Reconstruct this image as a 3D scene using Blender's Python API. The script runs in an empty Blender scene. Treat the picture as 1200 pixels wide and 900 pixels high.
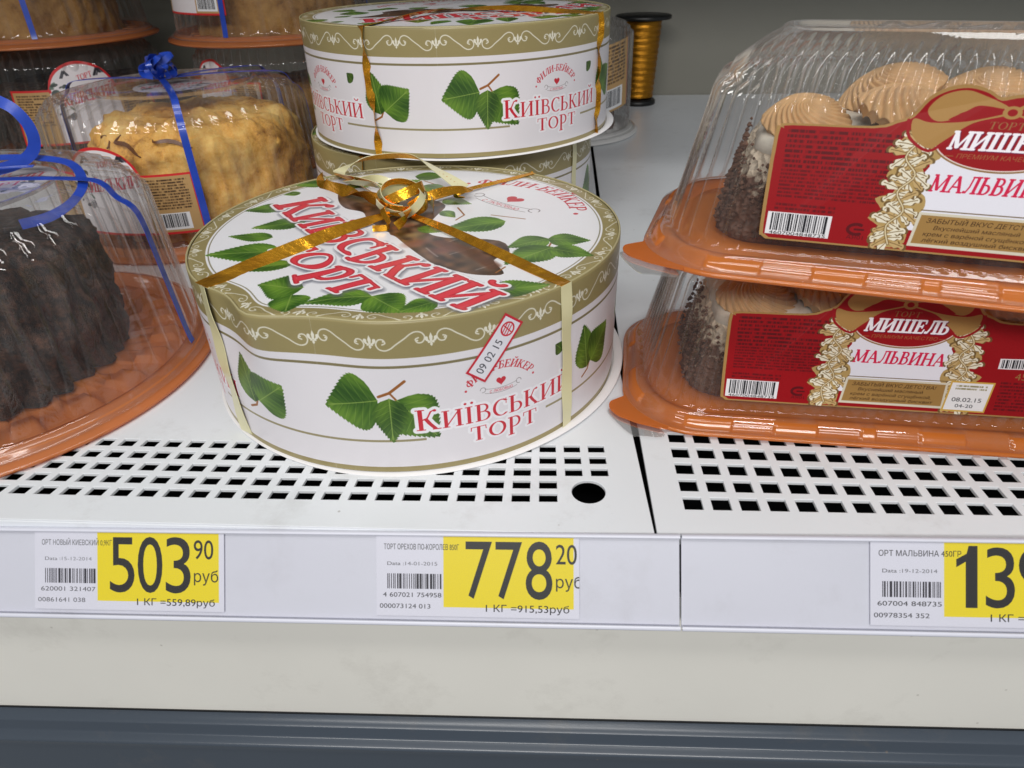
import bpy, bmesh, math, random
import numpy as np
from mathutils import Vector, Matrix, noise
from math import sin, cos, pi, radians, sqrt, atan2
random.seed(7)
S = 0.01                     # all the numbers below are centimetres
sc = bpy.context.scene
col = sc.collection

# ------------------------------------------------------------------ camera
cam = bpy.data.cameras.new("camera")
camo = bpy.data.objects.new("camera", cam)
col.objects.link(camo)
cam.sensor_width = 36.0
cam.lens = 24.06
cam.clip_start = 0.005
cam.clip_end = 20
CAMM = Matrix(((0.997464, -0.018417, 0.068753, -0.043407), (0.067610, 0.547085, -0.834342, -0.220186), (-0.022248, 0.836874, 0.546943, 0.220158), (0, 0, 0, 1)))
camo.matrix_world = CAMM
sc.camera = camo
cam.dof.use_dof = True
cam.dof.focus_distance = 0.40
cam.dof.aperture_fstop = 20.0

# ------------------------------------------------------------------ world, lamps, exposure
w = bpy.data.worlds.new("World"); sc.world = w; w.use_nodes = True
bg = w.node_tree.nodes["Background"]
bg.inputs[0].default_value = (0.86, 0.93, 1.0, 1); bg.inputs[1].default_value = 0.24

def lamp(name, loc, aim, sx, sy, power, color):
    l = bpy.data.lights.new(name, 'AREA'); l.shape = 'RECTANGLE'; l.size = sx * S; l.size_y = sy * S
    l.energy = power; l.color = color
    o = bpy.data.objects.new(name, l); col.objects.link(o)
    o.location = Vector(loc) * S
    o.rotation_euler = (Vector(aim) - Vector(loc)).to_track_quat('-Z', 'X').to_euler()
    return o
lamp("aisle_or_fill_lamp", (-25, -80, 190), (-10, 12, 0), 14, 150, 13.5, (1.0, 0.98, 0.955))
lamp("aisle_or_fill_lamp", (20, -30, 200), (-10, 25, 0), 14, 150, 9.0, (1.0, 0.985, 0.96))
lamp("aisle_or_fill_lamp", (-10, -210, 150), (0, 10, 0), 30, 220, 50.0, (1.0, 0.98, 0.96))  # added soft frontal fill that brightens the upright faces
sc.view_settings.view_transform = 'Standard'
sc.view_settings.look = 'None'
sc.view_settings.exposure = -0.17
sc.view_settings.gamma = 1.0
sc.cycles.transparent_max_bounces = 28
sc.cycles.max_bounces = 10
sc.cycles.caustics_reflective = False
sc.cycles.caustics_refractive = False
sc.cycles.use_denoising = True

# ------------------------------------------------------------------ materials
def new_mat(name):
    m = bpy.data.materials.new(name); m.use_nodes = True
    nt = m.node_tree
    return m, nt, nt.nodes["Principled BSDF"], nt.nodes["Material Output"]

def srgb(r, g, b):
    f = lambda c: (c / 255 / 12.92) if c / 255 <= 0.04045 else ((c / 255 + 0.055) / 1.055) ** 2.4
    return (f(r), f(g), f(b), 1.0)

def simple(name, rgb, rough=0.5, metal=0.0, bump=0.0, bscale=200.0, var=0.0, vscale=30.0, coat=0.0, spec=0.5, stretch=None, sub=0.0, specks=0.0):
    m, nt, p, out = new_mat(name)
    c = srgb(*rgb)
    p.inputs['Base Color'].default_value = c
    p.inputs['Roughness'].default_value = rough
    p.inputs['Metallic'].default_value = metal
    p.inputs['Specular IOR Level'].default_value = spec
    p.inputs['Coat Weight'].default_value = coat
    if sub:
        p.inputs['Subsurface Weight'].default_value = sub
        p.inputs['Subsurface Radius'].default_value = (0.01, 0.005, 0.003)
        p.inputs['Subsurface Scale'].default_value = 0.3
    tc = nt.nodes.new('ShaderNodeTexCoord')
    src = tc.outputs['Object']
    if stretch:
        mp = nt.nodes.new('ShaderNodeMapping'); mp.inputs['Scale'].default_value = stretch
        nt.links.new(src, mp.inputs[0]); src = mp.outputs[0]
    if var:
        n = nt.nodes.new('ShaderNodeTexNoise'); n.inputs['Scale'].default_value = vscale; n.inputs['Detail'].default_value = 6
        nt.links.new(src, n.inputs['Vector'])
        r = nt.nodes.new('ShaderNodeValToRGB')
        r.color_ramp.elements[0].position = 0.3; r.color_ramp.elements[1].position = 0.7
        r.color_ramp.elements[0].color = tuple(x * (1 - var) for x in c[:3]) + (1,)
        r.color_ramp.elements[1].color = tuple(min(1, x * (1 + var * 0.6)) for x in c[:3]) + (1,)
        nt.links.new(n.outputs['Fac'], r.inputs[0]); nt.links.new(r.outputs[0], p.inputs['Base Color'])
    if bump:
        n = nt.nodes.new('ShaderNodeTexNoise'); n.inputs['Scale'].default_value = bscale; n.inputs['Detail'].default_value = 5
        nt.links.new(src, n.inputs['Vector'])
        b = nt.nodes.new('ShaderNodeBump'); b.inputs['Strength'].default_value = bump; b.inputs['Distance'].default_value = 0.001
        nt.links.new(n.outputs['Fac'], b.inputs['Height']); nt.links.new(b.outputs[0], p.inputs['Normal'])
    if specks:
        v = nt.nodes.new('ShaderNodeTexVoronoi'); v.inputs['Scale'].default_value = 42; v.inputs['Randomness'].default_value = 1
        nt.links.new(tc.outputs['Object'], v.inputs['Vector'])
        s1 = nt.nodes.new('ShaderNodeMapRange'); s1.inputs[1].default_value = .018; s1.inputs[2].default_value = .035; s1.inputs[3].default_value = 1; s1.inputs[4].default_value = 0
        nt.links.new(v.outputs['Distance'], s1.inputs[0])
        n9 = nt.nodes.new('ShaderNodeTexNoise'); n9.inputs['Scale'].default_value = 14; n9.inputs['Detail'].default_value = 8; n9.inputs['Roughness'].default_value = .75
        nt.links.new(tc.outputs['Object'], n9.inputs['Vector'])
        s2 = nt.nodes.new('ShaderNodeMapRange'); s2.inputs[1].default_value = .54; s2.inputs[2].default_value = .78; s2.inputs[3].default_value = 0; s2.inputs[4].default_value = specks
        nt.links.new(n9.outputs['Fac'], s2.inputs[0])
        s3 = nt.nodes.new('ShaderNodeMath'); s3.operation = 'MULTIPLY'; nt.links.new(s1.outputs[0], s3.inputs[0]); s3.inputs[1].default_value = specks * 1.6
        s4 = nt.nodes.new('ShaderNodeMath'); s4.operation = 'MAXIMUM'; nt.links.new(s3.outputs[0], s4.inputs[0]); nt.links.new(s2.outputs[0], s4.inputs[1])
        mx = nt.nodes.new('ShaderNodeMix'); mx.data_type = 'RGBA'; nt.links.new(s4.outputs[0], mx.inputs[0])
        src_ = p.inputs['Base Color'].links[0].from_socket
        nt.links.new(src_, mx.inputs[6]); mx.inputs[7].default_value = srgb(120, 108, 92)
        nt.links.new(mx.outputs[2], p.inputs['Base Color'])
    return m

def print_mat(name, img, rough=0.45, bump=0.05, coat=0.0, dirt=0.0):
    m, nt, p, out = new_mat(name)
    t = nt.nodes.new('ShaderNodeTexImage'); t.image = img; t.interpolation = 'Linear'
    uv = nt.nodes.new('ShaderNodeUVMap'); uv.uv_map = "UVMap"
    nt.links.new(uv.outputs[0], t.inputs[0])
    nt.links.new(t.outputs[0], p.inputs['Base Color'])
    p.inputs['Roughness'].default_value = rough
    p.inputs['Coat Weight'].default_value = coat
    p.inputs['Coat Roughness'].default_value = 0.12
    tc = nt.nodes.new('ShaderNodeTexCoord')
    n = nt.nodes.new('ShaderNodeTexNoise'); n.inputs['Scale'].default_value = 28; n.inputs['Detail'].default_value = 4
    nt.links.new(tc.outputs['Object'], n.inputs['Vector'])
    b = nt.nodes.new('ShaderNodeBump'); b.inputs['Strength'].default_value = bump; b.inputs['Distance'].default_value = 0.004
    nt.links.new(n.outputs['Fac'], b.inputs['Height']); nt.links.new(b.outputs[0], p.inputs['Normal'])
    return m

def clear_plastic(name, tint=(0.985, 0.985, 0.985), milk=0.05, rough=0.06, milkcol=(0.8, 0.8, 0.8), refl=1.0, streak=0.0):
    """thin clear thermoformed sheet: straight-through light, Fresnel gloss and a little scatter"""
    m, nt, p, out = new_mat(name)
    nt.nodes.remove(p)
    tr = nt.nodes.new('ShaderNodeBsdfTransparent'); tr.inputs[0].default_value = tint + (1,)
    gl = nt.nodes.new('ShaderNodeBsdfGlossy'); gl.inputs['Roughness'].default_value = rough
    gl.inputs[0].default_value = (refl, refl, refl, 1)
    df = nt.nodes.new('ShaderNodeBsdfDiffuse'); df.inputs[0].default_value = milkcol + (1,)
    tl = nt.nodes.new('ShaderNodeBsdfTranslucent'); tl.inputs[0].default_value = milkcol + (1,)
    ad = nt.nodes.new('ShaderNodeMixShader'); ad.inputs[0].default_value = 0.5
    nt.links.new(df.outputs[0], ad.inputs[1]); nt.links.new(tl.outputs[0], ad.inputs[2])
    fr = nt.nodes.new('ShaderNodeFresnel'); fr.inputs[0].default_value = 1.5
    tc = nt.nodes.new('ShaderNodeTexCoord')
    n = nt.nodes.new('ShaderNodeTexNoise'); n.inputs['Scale'].default_value = 60; n.inputs['Detail'].default_value = 3
    mp = nt.nodes.new('ShaderNodeMapping'); mp.inputs['Scale'].default_value = (1.4, 1.4, 0.35)
    nt.links.new(tc.outputs['Object'], mp.inputs[0]); nt.links.new(mp.outputs[0], n.inputs['Vector'])
    b = nt.nodes.new('ShaderNodeBump'); b.inputs['Strength'].default_value = 0.14; b.inputs['Distance'].default_value = 0.001
    nt.links.new(n.outputs['Fac'], b.inputs['Height'])
    for nd in (gl, fr, df): nt.links.new(b.outputs[0], nd.inputs['Normal'])
    # milk grows where the sheet is seen edge-on
    lw = nt.nodes.new('ShaderNodeLayerWeight'); lw.inputs[0].default_value = 0.35
    ma = nt.nodes.new('ShaderNodeMath'); ma.operation = 'MULTIPLY_ADD'
    ma.inputs[1].default_value = milk * 5.5; ma.inputs[2].default_value = milk * .45
    nt.links.new(lw.outputs['Facing'], ma.inputs[0])
    if streak:                                   # pale streaks put in for the highlights along the ribs
        ns = nt.nodes.new('ShaderNodeTexNoise'); ns.inputs['Scale'].default_value = 95; ns.inputs['Detail'].default_value = 3
        ms = nt.nodes.new('ShaderNodeMapping'); ms.inputs['Scale'].default_value = (1, 1, .06)
        nt.links.new(tc.outputs['Object'], ms.inputs[0]); nt.links.new(ms.outputs[0], ns.inputs['Vector'])
        rs = nt.nodes.new('ShaderNodeMapRange'); rs.inputs[1].default_value = .50; rs.inputs[2].default_value = .72; rs.inputs[3].default_value = 0; rs.inputs[4].default_value = streak
        nt.links.new(ns.outputs['Fac'], rs.inputs[0])
        aa = nt.nodes.new('ShaderNodeMath'); aa.operation = 'ADD'
        nt.links.new(ma.outputs[0], aa.inputs[0]); nt.links.new(rs.outputs[0], aa.inputs[1]); ma = aa
    m1 = nt.nodes.new('ShaderNodeMixShader'); nt.links.new(ma.outputs[0], m1.inputs[0])
    nt.links.new(tr.outputs[0], m1.inputs[1]); nt.links.new(ad.outputs[0], m1.inputs[2])
    fm = nt.nodes.new('ShaderNodeMath'); fm.operation = 'MULTIPLY'; fm.inputs[1].default_value = 1.0; nt.links.new(fr.outputs[0], fm.inputs[0])
    fc = nt.nodes.new('ShaderNodeMath'); fc.operation = 'MINIMUM'; fc.inputs[1].default_value = .40; nt.links.new(fm.outputs[0], fc.inputs[0])
    m2 = nt.nodes.new('ShaderNodeMixShader'); nt.links.new(fc.outputs[0], m2.inputs[0])
    nt.links.new(m1.outputs[0], m2.inputs[1]); nt.links.new(gl.outputs[0], m2.inputs[2])
    nt.links.new(m2.outputs[0], out.inputs[0])
    return m

def tinted_plastic(name, rgb, clear=0.3, rough=0.16):
    m, nt, p, out = new_mat(name)
    c = srgb(*rgb)
    p.inputs['Roughness'].default_value = rough
    p.inputs['Coat Weight'].default_value = 0.8; p.inputs['Coat Roughness'].default_value = 0.05
    tc = nt.nodes.new('ShaderNodeTexCoord')
    n = nt.nodes.new('ShaderNodeTexNoise'); n.inputs['Scale'].default_value = 45; n.inputs['Detail'].default_value = 5
    nt.links.new(tc.outputs['Object'], n.inputs['Vector'])
    r = nt.nodes.new('ShaderNodeValToRGB')
    r.color_ramp.elements[0].position = 0.3; r.color_ramp.elements[1].position = 0.75
    r.color_ramp.elements[0].color = tuple(x * 0.93 for x in c[:3]) + (1,)
    r.color_ramp.elements[1].color = tuple(min(1, x * 1.05) for x in c[:3]) + (1,)
    nt.links.new(n.outputs[0], r.inputs[0]); nt.links.new(r.outputs[0], p.inputs['Base Color'])
    b = nt.nodes.new('ShaderNodeBump'); b.inputs['Strength'].default_value = 0.25; b.inputs['Distance'].default_value = 0.001
    nt.links.new(n.outputs[0], b.inputs['Height']); nt.links.new(b.outputs[0], p.inputs['Normal'])
    tr = nt.nodes.new('ShaderNodeBsdfTransparent'); tr.inputs[0].default_value = (min(1, c[0] * 1.25), c[1] * 1.2, c[2] * 1.1, 1)
    tl = nt.nodes.new('ShaderNodeBsdfTranslucent'); nt.links.new(r.outputs[0], tl.inputs[0])
    m0 = nt.nodes.new('ShaderNodeMixShader'); m0.inputs[0].default_value = 0.3
    nt.links.new(p.outputs[0], m0.inputs[1]); nt.links.new(tl.outputs[0], m0.inputs[2])
    m1 = nt.nodes.new('ShaderNodeMixShader'); m1.inputs[0].default_value = clear
    nt.links.new(m0.outputs[0], m1.inputs[1]); nt.links.new(tr.outputs[0], m1.inputs[2])
    nt.links.new(m1.outputs[0], out.inputs[0])
    return m

M = {}
M['steel'] = simple("white_enamel", (224, 227, 230), 0.32, bump=0.03, bscale=30, var=0.035, vscale=9, spec=0.5, specks=.30)
M['wall'] = simple("wall_enamel", (132, 130, 120), 0.5, bump=0.03, bscale=40, var=0.03, vscale=5)
M['dark'] = simple("near_black", (16, 17, 20), 0.5, var=0.4, vscale=20)
M['fascia'] = simple("fascia_enamel", (232, 229, 220), 0.38, bump=0.03, bscale=20, var=0.04, vscale=8, specks=.22)
M['bumper'] = simple("bumper_rubber", (66, 74, 84), 0.25, bump=0.08, bscale=60, var=0.08, vscale=12, stretch=(0.3, 1, 1), specks=.3)
M['rail'] = simple("rail_plastic", (214, 215, 226), 0.35, bump=0.05, bscale=60, var=0.05, vscale=14, stretch=(0.3, 1, 1), specks=.15)
M['railclear'] = clear_plastic("rail_cover", refl=0.45, milk=0.015, rough=0.3, milkcol=(0.85, 0.87, 0.95))
M['clear'] = clear_plastic("clear_dome", milk=0.032, rough=0.03, streak=0.10, milkcol=(0.8, 0.76, 0.74))
M['clearlid'] = clear_plastic("clear_lid", milk=0.04, rough=0.03, streak=0.07, milkcol=(0.8, 0.76, 0.72))
M['orange'] = tinted_plastic("orange_plastic", (226, 132, 58), 0.14)
M['amber'] = tinted_plastic("amber_plastic", (226, 142, 84), 0.18)
M['whiteplastic'] = simple("white_plastic", (225, 224, 222), 0.3)
M['card'] = simple("white_card", (236, 234, 234), 0.6, var=0.05, vscale=12)
M['gold'] = simple("gold_foil", (255, 176, 48), 0.26, metal=0.88, bump=1.0, bscale=70, var=0.25, vscale=60, stretch=(1, 1, 1))
M['gold'].node_tree.nodes['Bump'].inputs['Distance'].default_value = .0022
M['goldspool'] = simple("gold_ribbon_wound", (186, 128, 40), 0.34, metal=1.0, bump=0.8, bscale=80, stretch=(0.2, 0.2, 14), var=0.25, vscale=60)
M['cream'] = simple("cream_ribbon", (222, 216, 170), 0.32, bump=0.1, bscale=120, sub=0.0, coat=0.3)
M['blue'] = simple("blue_ribbon", (34, 70, 178), 0.28, bump=0.1, bscale=160, coat=0.4, var=0.15, vscale=90)
M['fold'] = simple('folded_edge', (176, 166, 124), 0.4)
M['black'] = simple("black_plastic", (14, 15, 15), 0.4)
M['coffee'] = simple("coffee_cream", (206, 164, 114), 0.6, bump=0.35, bscale=330, var=0.12, vscale=120, sub=0.1)
M['white_cream'] = simple("white_cream", (232, 222, 205), 0.5, bump=0.3, bscale=200)

# ------------------------------------------------------------------ printed matter: shapes drawn in numpy, used as flat print
class Canvas:
    def __init__(s, w, h, ppc, bg, x0=0.0, y0=0.0):
        s.ppc = ppc; s.x0 = x0; s.y0 = y0
        s.W = int(round(w * ppc)); s.H = int(round(h * ppc))
        s.a = np.empty((s.H, s.W, 3), np.float32); s.a[:] = np.array(bg, np.float32) / 255
    def win(s, x1, x2, y1, y2, pad=2):
        i1 = max(0, int((x1 - s.x0) * s.ppc) - pad); i2 = min(s.W, int((x2 - s.x0) * s.ppc) + pad + 1)
        j1 = max(0, int((y1 - s.y0) * s.ppc) - pad); j2 = min(s.H, int((y2 - s.y0) * s.ppc) + pad + 1)
        if i2 - i1 < 2 or j2 - j1 < 2: return None
        X, Y = np.meshgrid((np.arange(i1, i2) + .5) / s.ppc + s.x0, (np.arange(j1, j2) + .5) / s.ppc + s.y0)
        return (slice(j1, j2), slice(i1, i2)), X, Y
    def put(s, sl, cov, colr, alpha=1.0):
        c = np.asarray(colr, np.float32) / 255
        k = (cov * alpha)[..., None]
        s.a[sl] = s.a[sl] * (1 - k) + c * k
    def polycov(s, pts, X, Y, ss=2):
        cov = np.zeros(X.shape, np.float32); d = 1.0 / s.ppc
        for a in range(ss):
            for b in range(ss):
                xx = X + ((a + .5) / ss - .5) * d; yy = Y + ((b + .5) / ss - .5) * d
                ins = np.zeros(X.shape, bool)
                n = len(pts)
                for i in range(n):
                    (xa, ya), (xb, yb) = pts[i], pts[(i + 1) % n]
                    if ya == yb: continue
                    c = (ya > yy) != (yb > yy)
                    ins ^= c & (xx < (xb - xa) * (yy - ya) / (yb - ya) + xa)
                cov += ins
        return cov / (ss * ss)
    def poly(s, pts, colr, alpha=1.0, shade=None):
        xs = [p[0] for p in pts]; ys = [p[1] for p in pts]
        w_ = s.win(min(xs), max(xs), min(ys), max(ys))
        if not w_: return
        sl, X, Y = w_
        cov = s.polycov(pts, X, Y)
        if shade: colr = shade(X, Y)
        s.put(sl, cov, colr, alpha)
    def ellipse(s, cx, cy, rx, ry, colr, alpha=1.0, rot=0.0, soft=1.0):
        R = max(rx, ry) * 1.3 + soft / s.ppc
        w_ = s.win(cx - R, cx + R, cy - R, cy + R)
        if not w_: return
        sl, X, Y = w_
        x = (X - cx) * cos(rot) + (Y - cy) * sin(rot); y = -(X - cx) * sin(rot) + (Y - cy) * cos(rot)
        d = np.sqrt((x / rx) ** 2 + (y / ry) ** 2) - 1
        s.put(sl, np.clip(.5 - d * min(rx, ry) * s.ppc / soft, 0, 1), colr, alpha)
    def strokes(s, paths, colr, A=((1, 0), (0, 1)), t=(0, 0), grow=0.0, alpha=1.0, soft=1.0):
        """paths: (points, half width x, half width y) drawn with an elliptical nib; A, t place them"""
        A = np.array(A, float); t = np.array(t, float); Ai = np.linalg.inv(A)
        allp = np.concatenate([np.array(p[0], float) for p in paths])
        mx = max(max(p[1], p[2]) for p in paths) + grow
        lo = allp.min(0) - mx; hi = allp.max(0) + mx
        cs = np.array([[lo[0], lo[1]], [hi[0], lo[1]], [lo[0], hi[1]], [hi[0], hi[1]]]) @ A.T + t
        w_ = s.win(cs[:, 0].min(), cs[:, 0].max(), cs[:, 1].min(), cs[:, 1].max(), 2 + int(soft))
        if not w_: return
        sl, X, Y = w_
        P = np.stack([X - t[0], Y - t[1]], -1) @ Ai.T
        best = None
        for pts, a, b in paths:
            a_, b_ = a + grow, b + grow
            q = P / np.array([a_, b_]); pp = np.array(pts, float) / np.array([a_, b_])
            dm = None
            if len(pp) == 1: dm = np.hypot(*(np.moveaxis(q - pp[0], -1, 0)))
            for i in range(len(pp) - 1):
                v = pp[i + 1] - pp[i]; L2 = v @ v + 1e-12
                k = np.clip(((q - pp[i]) @ v) / L2, 0, 1)
                dx = q[..., 0] - pp[i][0] - k * v[0]; dy = q[..., 1] - pp[i][1] - k * v[1]
                d = dx * dx + dy * dy
                dm = d if dm is None else np.minimum(dm, d)
            if len(pp) > 1: dm = np.sqrt(dm)
            gy, gx = np.gradient(dm)
            g = np.maximum(np.hypot(gx, gy), 1e-6)
            c = np.clip(.5 - (dm - 1) / g / soft, 0, 1)
            best = c if best is None else np.maximum(best, c)
        s.put(sl, best.astype(np.float32), colr, alpha)
    def line(s, pts, hw, colr, alpha=1.0, soft=1.0):
        s.strokes([(pts, hw, hw)], colr, alpha=alpha, soft=soft)
    def image(s, name, noise_amt=0.0, seed=0):
        a = s.a
        if noise_amt:
            a = a + np.random.default_rng(seed).normal(0, noise_amt, a.shape[:2])[..., None]
        im = bpy.data.images.new(name, s.W, s.H)
        px = np.ones((s.H, s.W, 4), np.float32); px[..., :3] = np.clip(a, 0, 1)
        im.pixels.foreach_set(px.ravel()); im.update(); im.pack()
        return im

def smooth(P, n=4, closed=True):
    o = []; N = len(P)
    rng = range(N) if closed else range(N - 1)
    for i in rng:
        if closed: p0, p1, p2, p3 = [np.array(P[(i + k - 1) % N], float) for k in range(4)]
        else: p0, p1, p2, p3 = [np.array(P[min(max(i + k - 1, 0), N - 1)], float) for k in range(4)]
        for t in np.linspace(0, 1, n + 1)[:-1]:
            o.append(tuple(.5 * ((2 * p1) + (-p0 + p2) * t + (2 * p0 - 5 * p1 + 4 * p2 - p3) * t * t + (-p0 + 3 * p1 - 3 * p2 + p3) * t ** 3)))
    if not closed: o.append(tuple(P[-1]))
    return o

def arc(cx, cy, rx, ry, a0, a1, n=14):
    return [(cx + rx * cos(radians(a0 + (a1 - a0) * i / n)), cy + ry * sin(radians(a0 + (a1 - a0) * i / n))) for i in range(n + 1)]

# a small serif alphabet: each glyph is (advance, strokes); stems are broad, hairlines thin
SW, HW = 0.085, 0.026
def _st(x, y0=0.0, y1=1.0, w=SW, s0=True, s1=True):
    r = [([(x, y0 + .02), (x, y1 - .02)], w, HW)]
    if s0: r.append(([(x - w - .07, y0 + HW), (x + w + .07, y0 + HW)], .02, HW))
    if s1: r.append(([(x - w - .07, y1 - HW), (x + w + .07, y1 - HW)], .02, HW))
    return r
def _hl(*pts, w=.03): return [(list(pts), w, HW)]
G = {}
G['И'] = (.98, _st(.17) + _st(.77) + _hl((.2, .1), (.74, .9), w=.035))
G['Й'] = (.98, G['И'][1] + [(arc(.47, 1.3, .16, .12, 190, 350, 8), .05, .035)])
G['І'] = (.44, _st(.2)); G['Ї'] = (.44, _st(.2) + [([(.05, 1.2)], .07, .07), ([(.35, 1.2)], .07, .07)])
G['К'] = (.9, _st(.17) + [([(.25, .5), (.42, .58), (.56, .88), (.7, .95)], .035, .03)] + [([(.36, .55), (.5, .3), (.68, .06)], SW, HW)] + _hl((.6, .026), (.88, .026)) + [([(.7, .92)], .07, .06)])
G['В'] = (.78, _st(.17, s0=True) + [([(.17, .975), (.35, .975)] + arc(.36, .76, .22, .215, 90, -90, 10) + [(.17, .545)], .06, HW), ([(.17, .545), (.38, .545)] + arc(.4, .285, .26, .26, 90, -90, 10) + [(.17, .026)], .065, HW)])
G['С'] = (.78, [(arc(.45, .5, .36, .47, 52, 308, 20), .075, HW), ([(.68, .98), (.68, .7)], .022, .03)])
G['Ь'] = (.74, _st(.17) + [([(.17, .555), (.36, .555)] + arc(.38, .29, .25, .265, 90, -90, 10) + [(.17, .026)], .065, HW)])
G['Т'] = (.82, _st(.4, s1=False) + _hl((.04, .965), (.76, .965)) + _hl((.05, .95), (.03, .74), w=.025) + _hl((.75, .95), (.77, .74), w=.025))
G['О'] = (.92, [(arc(.45, .5, .37, .47, 0, 360, 28), .08, HW)])
G['Р'] = (.74, _st(.17) + [([(.17, .975), (.36, .975)] + arc(.37, .71, .25, .265, 90, -90, 10) + [(.17, .445)], .065, HW)])
G['М'] = (1.14, _st(.14, w=.04) + _st(.96) + [([(.17, .95), (.5, .1)], SW, HW)] + _hl((.52, .1), (.92, .93), w=.03))
G['А'] = (.94, _hl((.1, .026), (.42, .95), w=.035) + [([(.44, .95), (.78, .05)], SW, HW)] + _hl((.24, .34), (.64, .34)) + _hl((.0, .026), (.2, .026)) + _hl((.66, .026), (.94, .026)))
G['Л'] = (.9, _st(.7) + _hl((.32, .965), (.7, .965)) + [([(.36, .96), (.33, .4), (.2, .06), (.06, .06)], .035, .035)] + [([(.08, .08)], .07, .06)])
G['Н'] = (.98, _st(.17) + _st(.77) + _hl((.2, .52), (.74, .52)))
G['Ш'] = (1.34, _st(.17) + _st(.64) + _st(1.12) + _hl((.1, .026), (1.2, .026)))
G['Е'] = (.76, _st(.17) + _hl((.2, .975), (.62, .975)) + _hl((.2, .52), (.5, .52)) + _hl((.2, .026), (.64, .026)) + _hl((.64, .95), (.66, .76), w=.022) + _hl((.66, .04), (.7, .26), w=.022) + _hl((.5, .42), (.5, .62), w=.022))
G['Ф'] = (1.04, _st(.5) + [(arc(.5, .52, .4, .3, 0, 360, 24), .07, HW)])
G['Б'] = (.76, _st(.17) + _hl((.2, .975), (.6, .975)) + _hl((.6, .95), (.62, .76), w=.022) + [([(.17, .555), (.36, .555)] + arc(.38, .29, .25, .265, 90, -90, 10) + [(.17, .026)], .065, HW)])
G['-'] = (.42, [([(.08, .42), (.3, .42)], .02, .045)])
G['.'] = (.3, [([(.12, .08)], .08, .08)])
G[' '] = (.4, [([(.1, .1)], 1e-4, 1e-4)])

def serif_w(txt, size, sp=0.0):
    return sum((G[c][0] + sp) * size * (1.0 if k else 1.0) for k, c in enumerate(txt))

def serif(cv, txt, x, y, size, colr, rot=0.0, slant=0.0, xs=1.0, sp=0.0, grow=0.0, alpha=1.0, soft=1.0, big=None, drop='', off=(0, 0), curve=None):
    """one run of serif text; curve(s) -> (x, y, angle) bends the baseline"""
    s = 0.0
    for k, ch in enumerate(txt):
        if ch not in G: s += .4 * size; continue
        adv, st = G[ch]
        sz = size * (big if (big and k == 0) else 1.0)
        if curve:
            px, py, an = curve(s + adv * sz * xs * .5)
            px -= cos(an) * adv * sz * xs * .5; py -= sin(an) * adv * sz * xs * .5
        else:
            px, py, an = x + s * cos(rot), y + s * sin(rot), rot
        dy = -0.3 * size if (ch in drop) else 0.0
        if dy: st = [(p, a, b) for p, a, b in st]
        vs = 1.3 if (ch in drop) else 1.0
        A = [[sz * xs * cos(an), (sz * vs) * (-sin(an) + slant * cos(an))], [sz * xs * sin(an), (sz * vs) * (cos(an) + slant * sin(an))]]
        t = (px - dy * sin(an) + off[0], py + dy * cos(an) + off[1])
        cv.strokes(st, colr, A, t, grow=grow, alpha=alpha, soft=soft)
        s += (adv + sp) * sz * xs
    return s

_tc = {}
def font_loops(txt, bold=0.0):
    """closed outlines of a run of the built-in font; outer ones first, holes after"""
    k = (txt, bold)
    if k in _tc: return _tc[k]
    cu = bpy.data.curves.new("tmp", 'FONT'); cu.body = txt; cu.offset = bold; cu.resolution_u = 5; cu.fill_mode = 'NONE'
    o = bpy.data.objects.new("tmp", cu)
    me = bpy.data.meshes.new_from_object(o)
    v = [tuple(p.co)[:2] for p in me.vertices]
    nb = {}
    for e in me.edges:
        a, b = e.vertices; nb.setdefault(a, []).append(b); nb.setdefault(b, []).append(a)
    seen = set(); loops = []
    for s0 in sorted(nb):
        if s0 in seen: continue
        lp = [s0]; seen.add(s0); cur = s0
        # vertices of one outline are stored in order, which keeps its direction
        while True:
            nx = [q for q in nb[cur] if q not in seen]
            if not nx: break
            q = min(nx, key=lambda z: abs(z - cur - 1)); lp.append(q); seen.add(q); cur = q
        P = np.array([v[q] for q in lp]); x, y = P[:, 0], P[:, 1]
        ar = .5 * np.sum(x * np.roll(y, -1) - np.roll(x, -1) * y)
        if len(P) > 2: loops.append((ar, P))
    bpy.data.objects.remove(o); bpy.data.curves.remove(cu); bpy.data.meshes.remove(me)
    out = []
    for n_, (ar, P) in enumerate(loops):
        hole = False
        for m_, (a2, Q) in enumerate(loops):
            if m_ == n_ or abs(a2) <= abs(ar) or a2 * ar > 0: continue
            px, py = P[0]; ins = False
            for k2 in range(len(Q)):
                xa, ya = Q[k2]; xb, yb = Q[(k2 + 1) % len(Q)]
                if (ya > py) != (yb > py) and px < (xb - xa) * (py - ya) / (yb - ya) + xa: ins = not ins
            if ins: hole = True; break
        out.append((not hole, P))
    _tc[k] = out
    return _tc[k]

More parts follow.
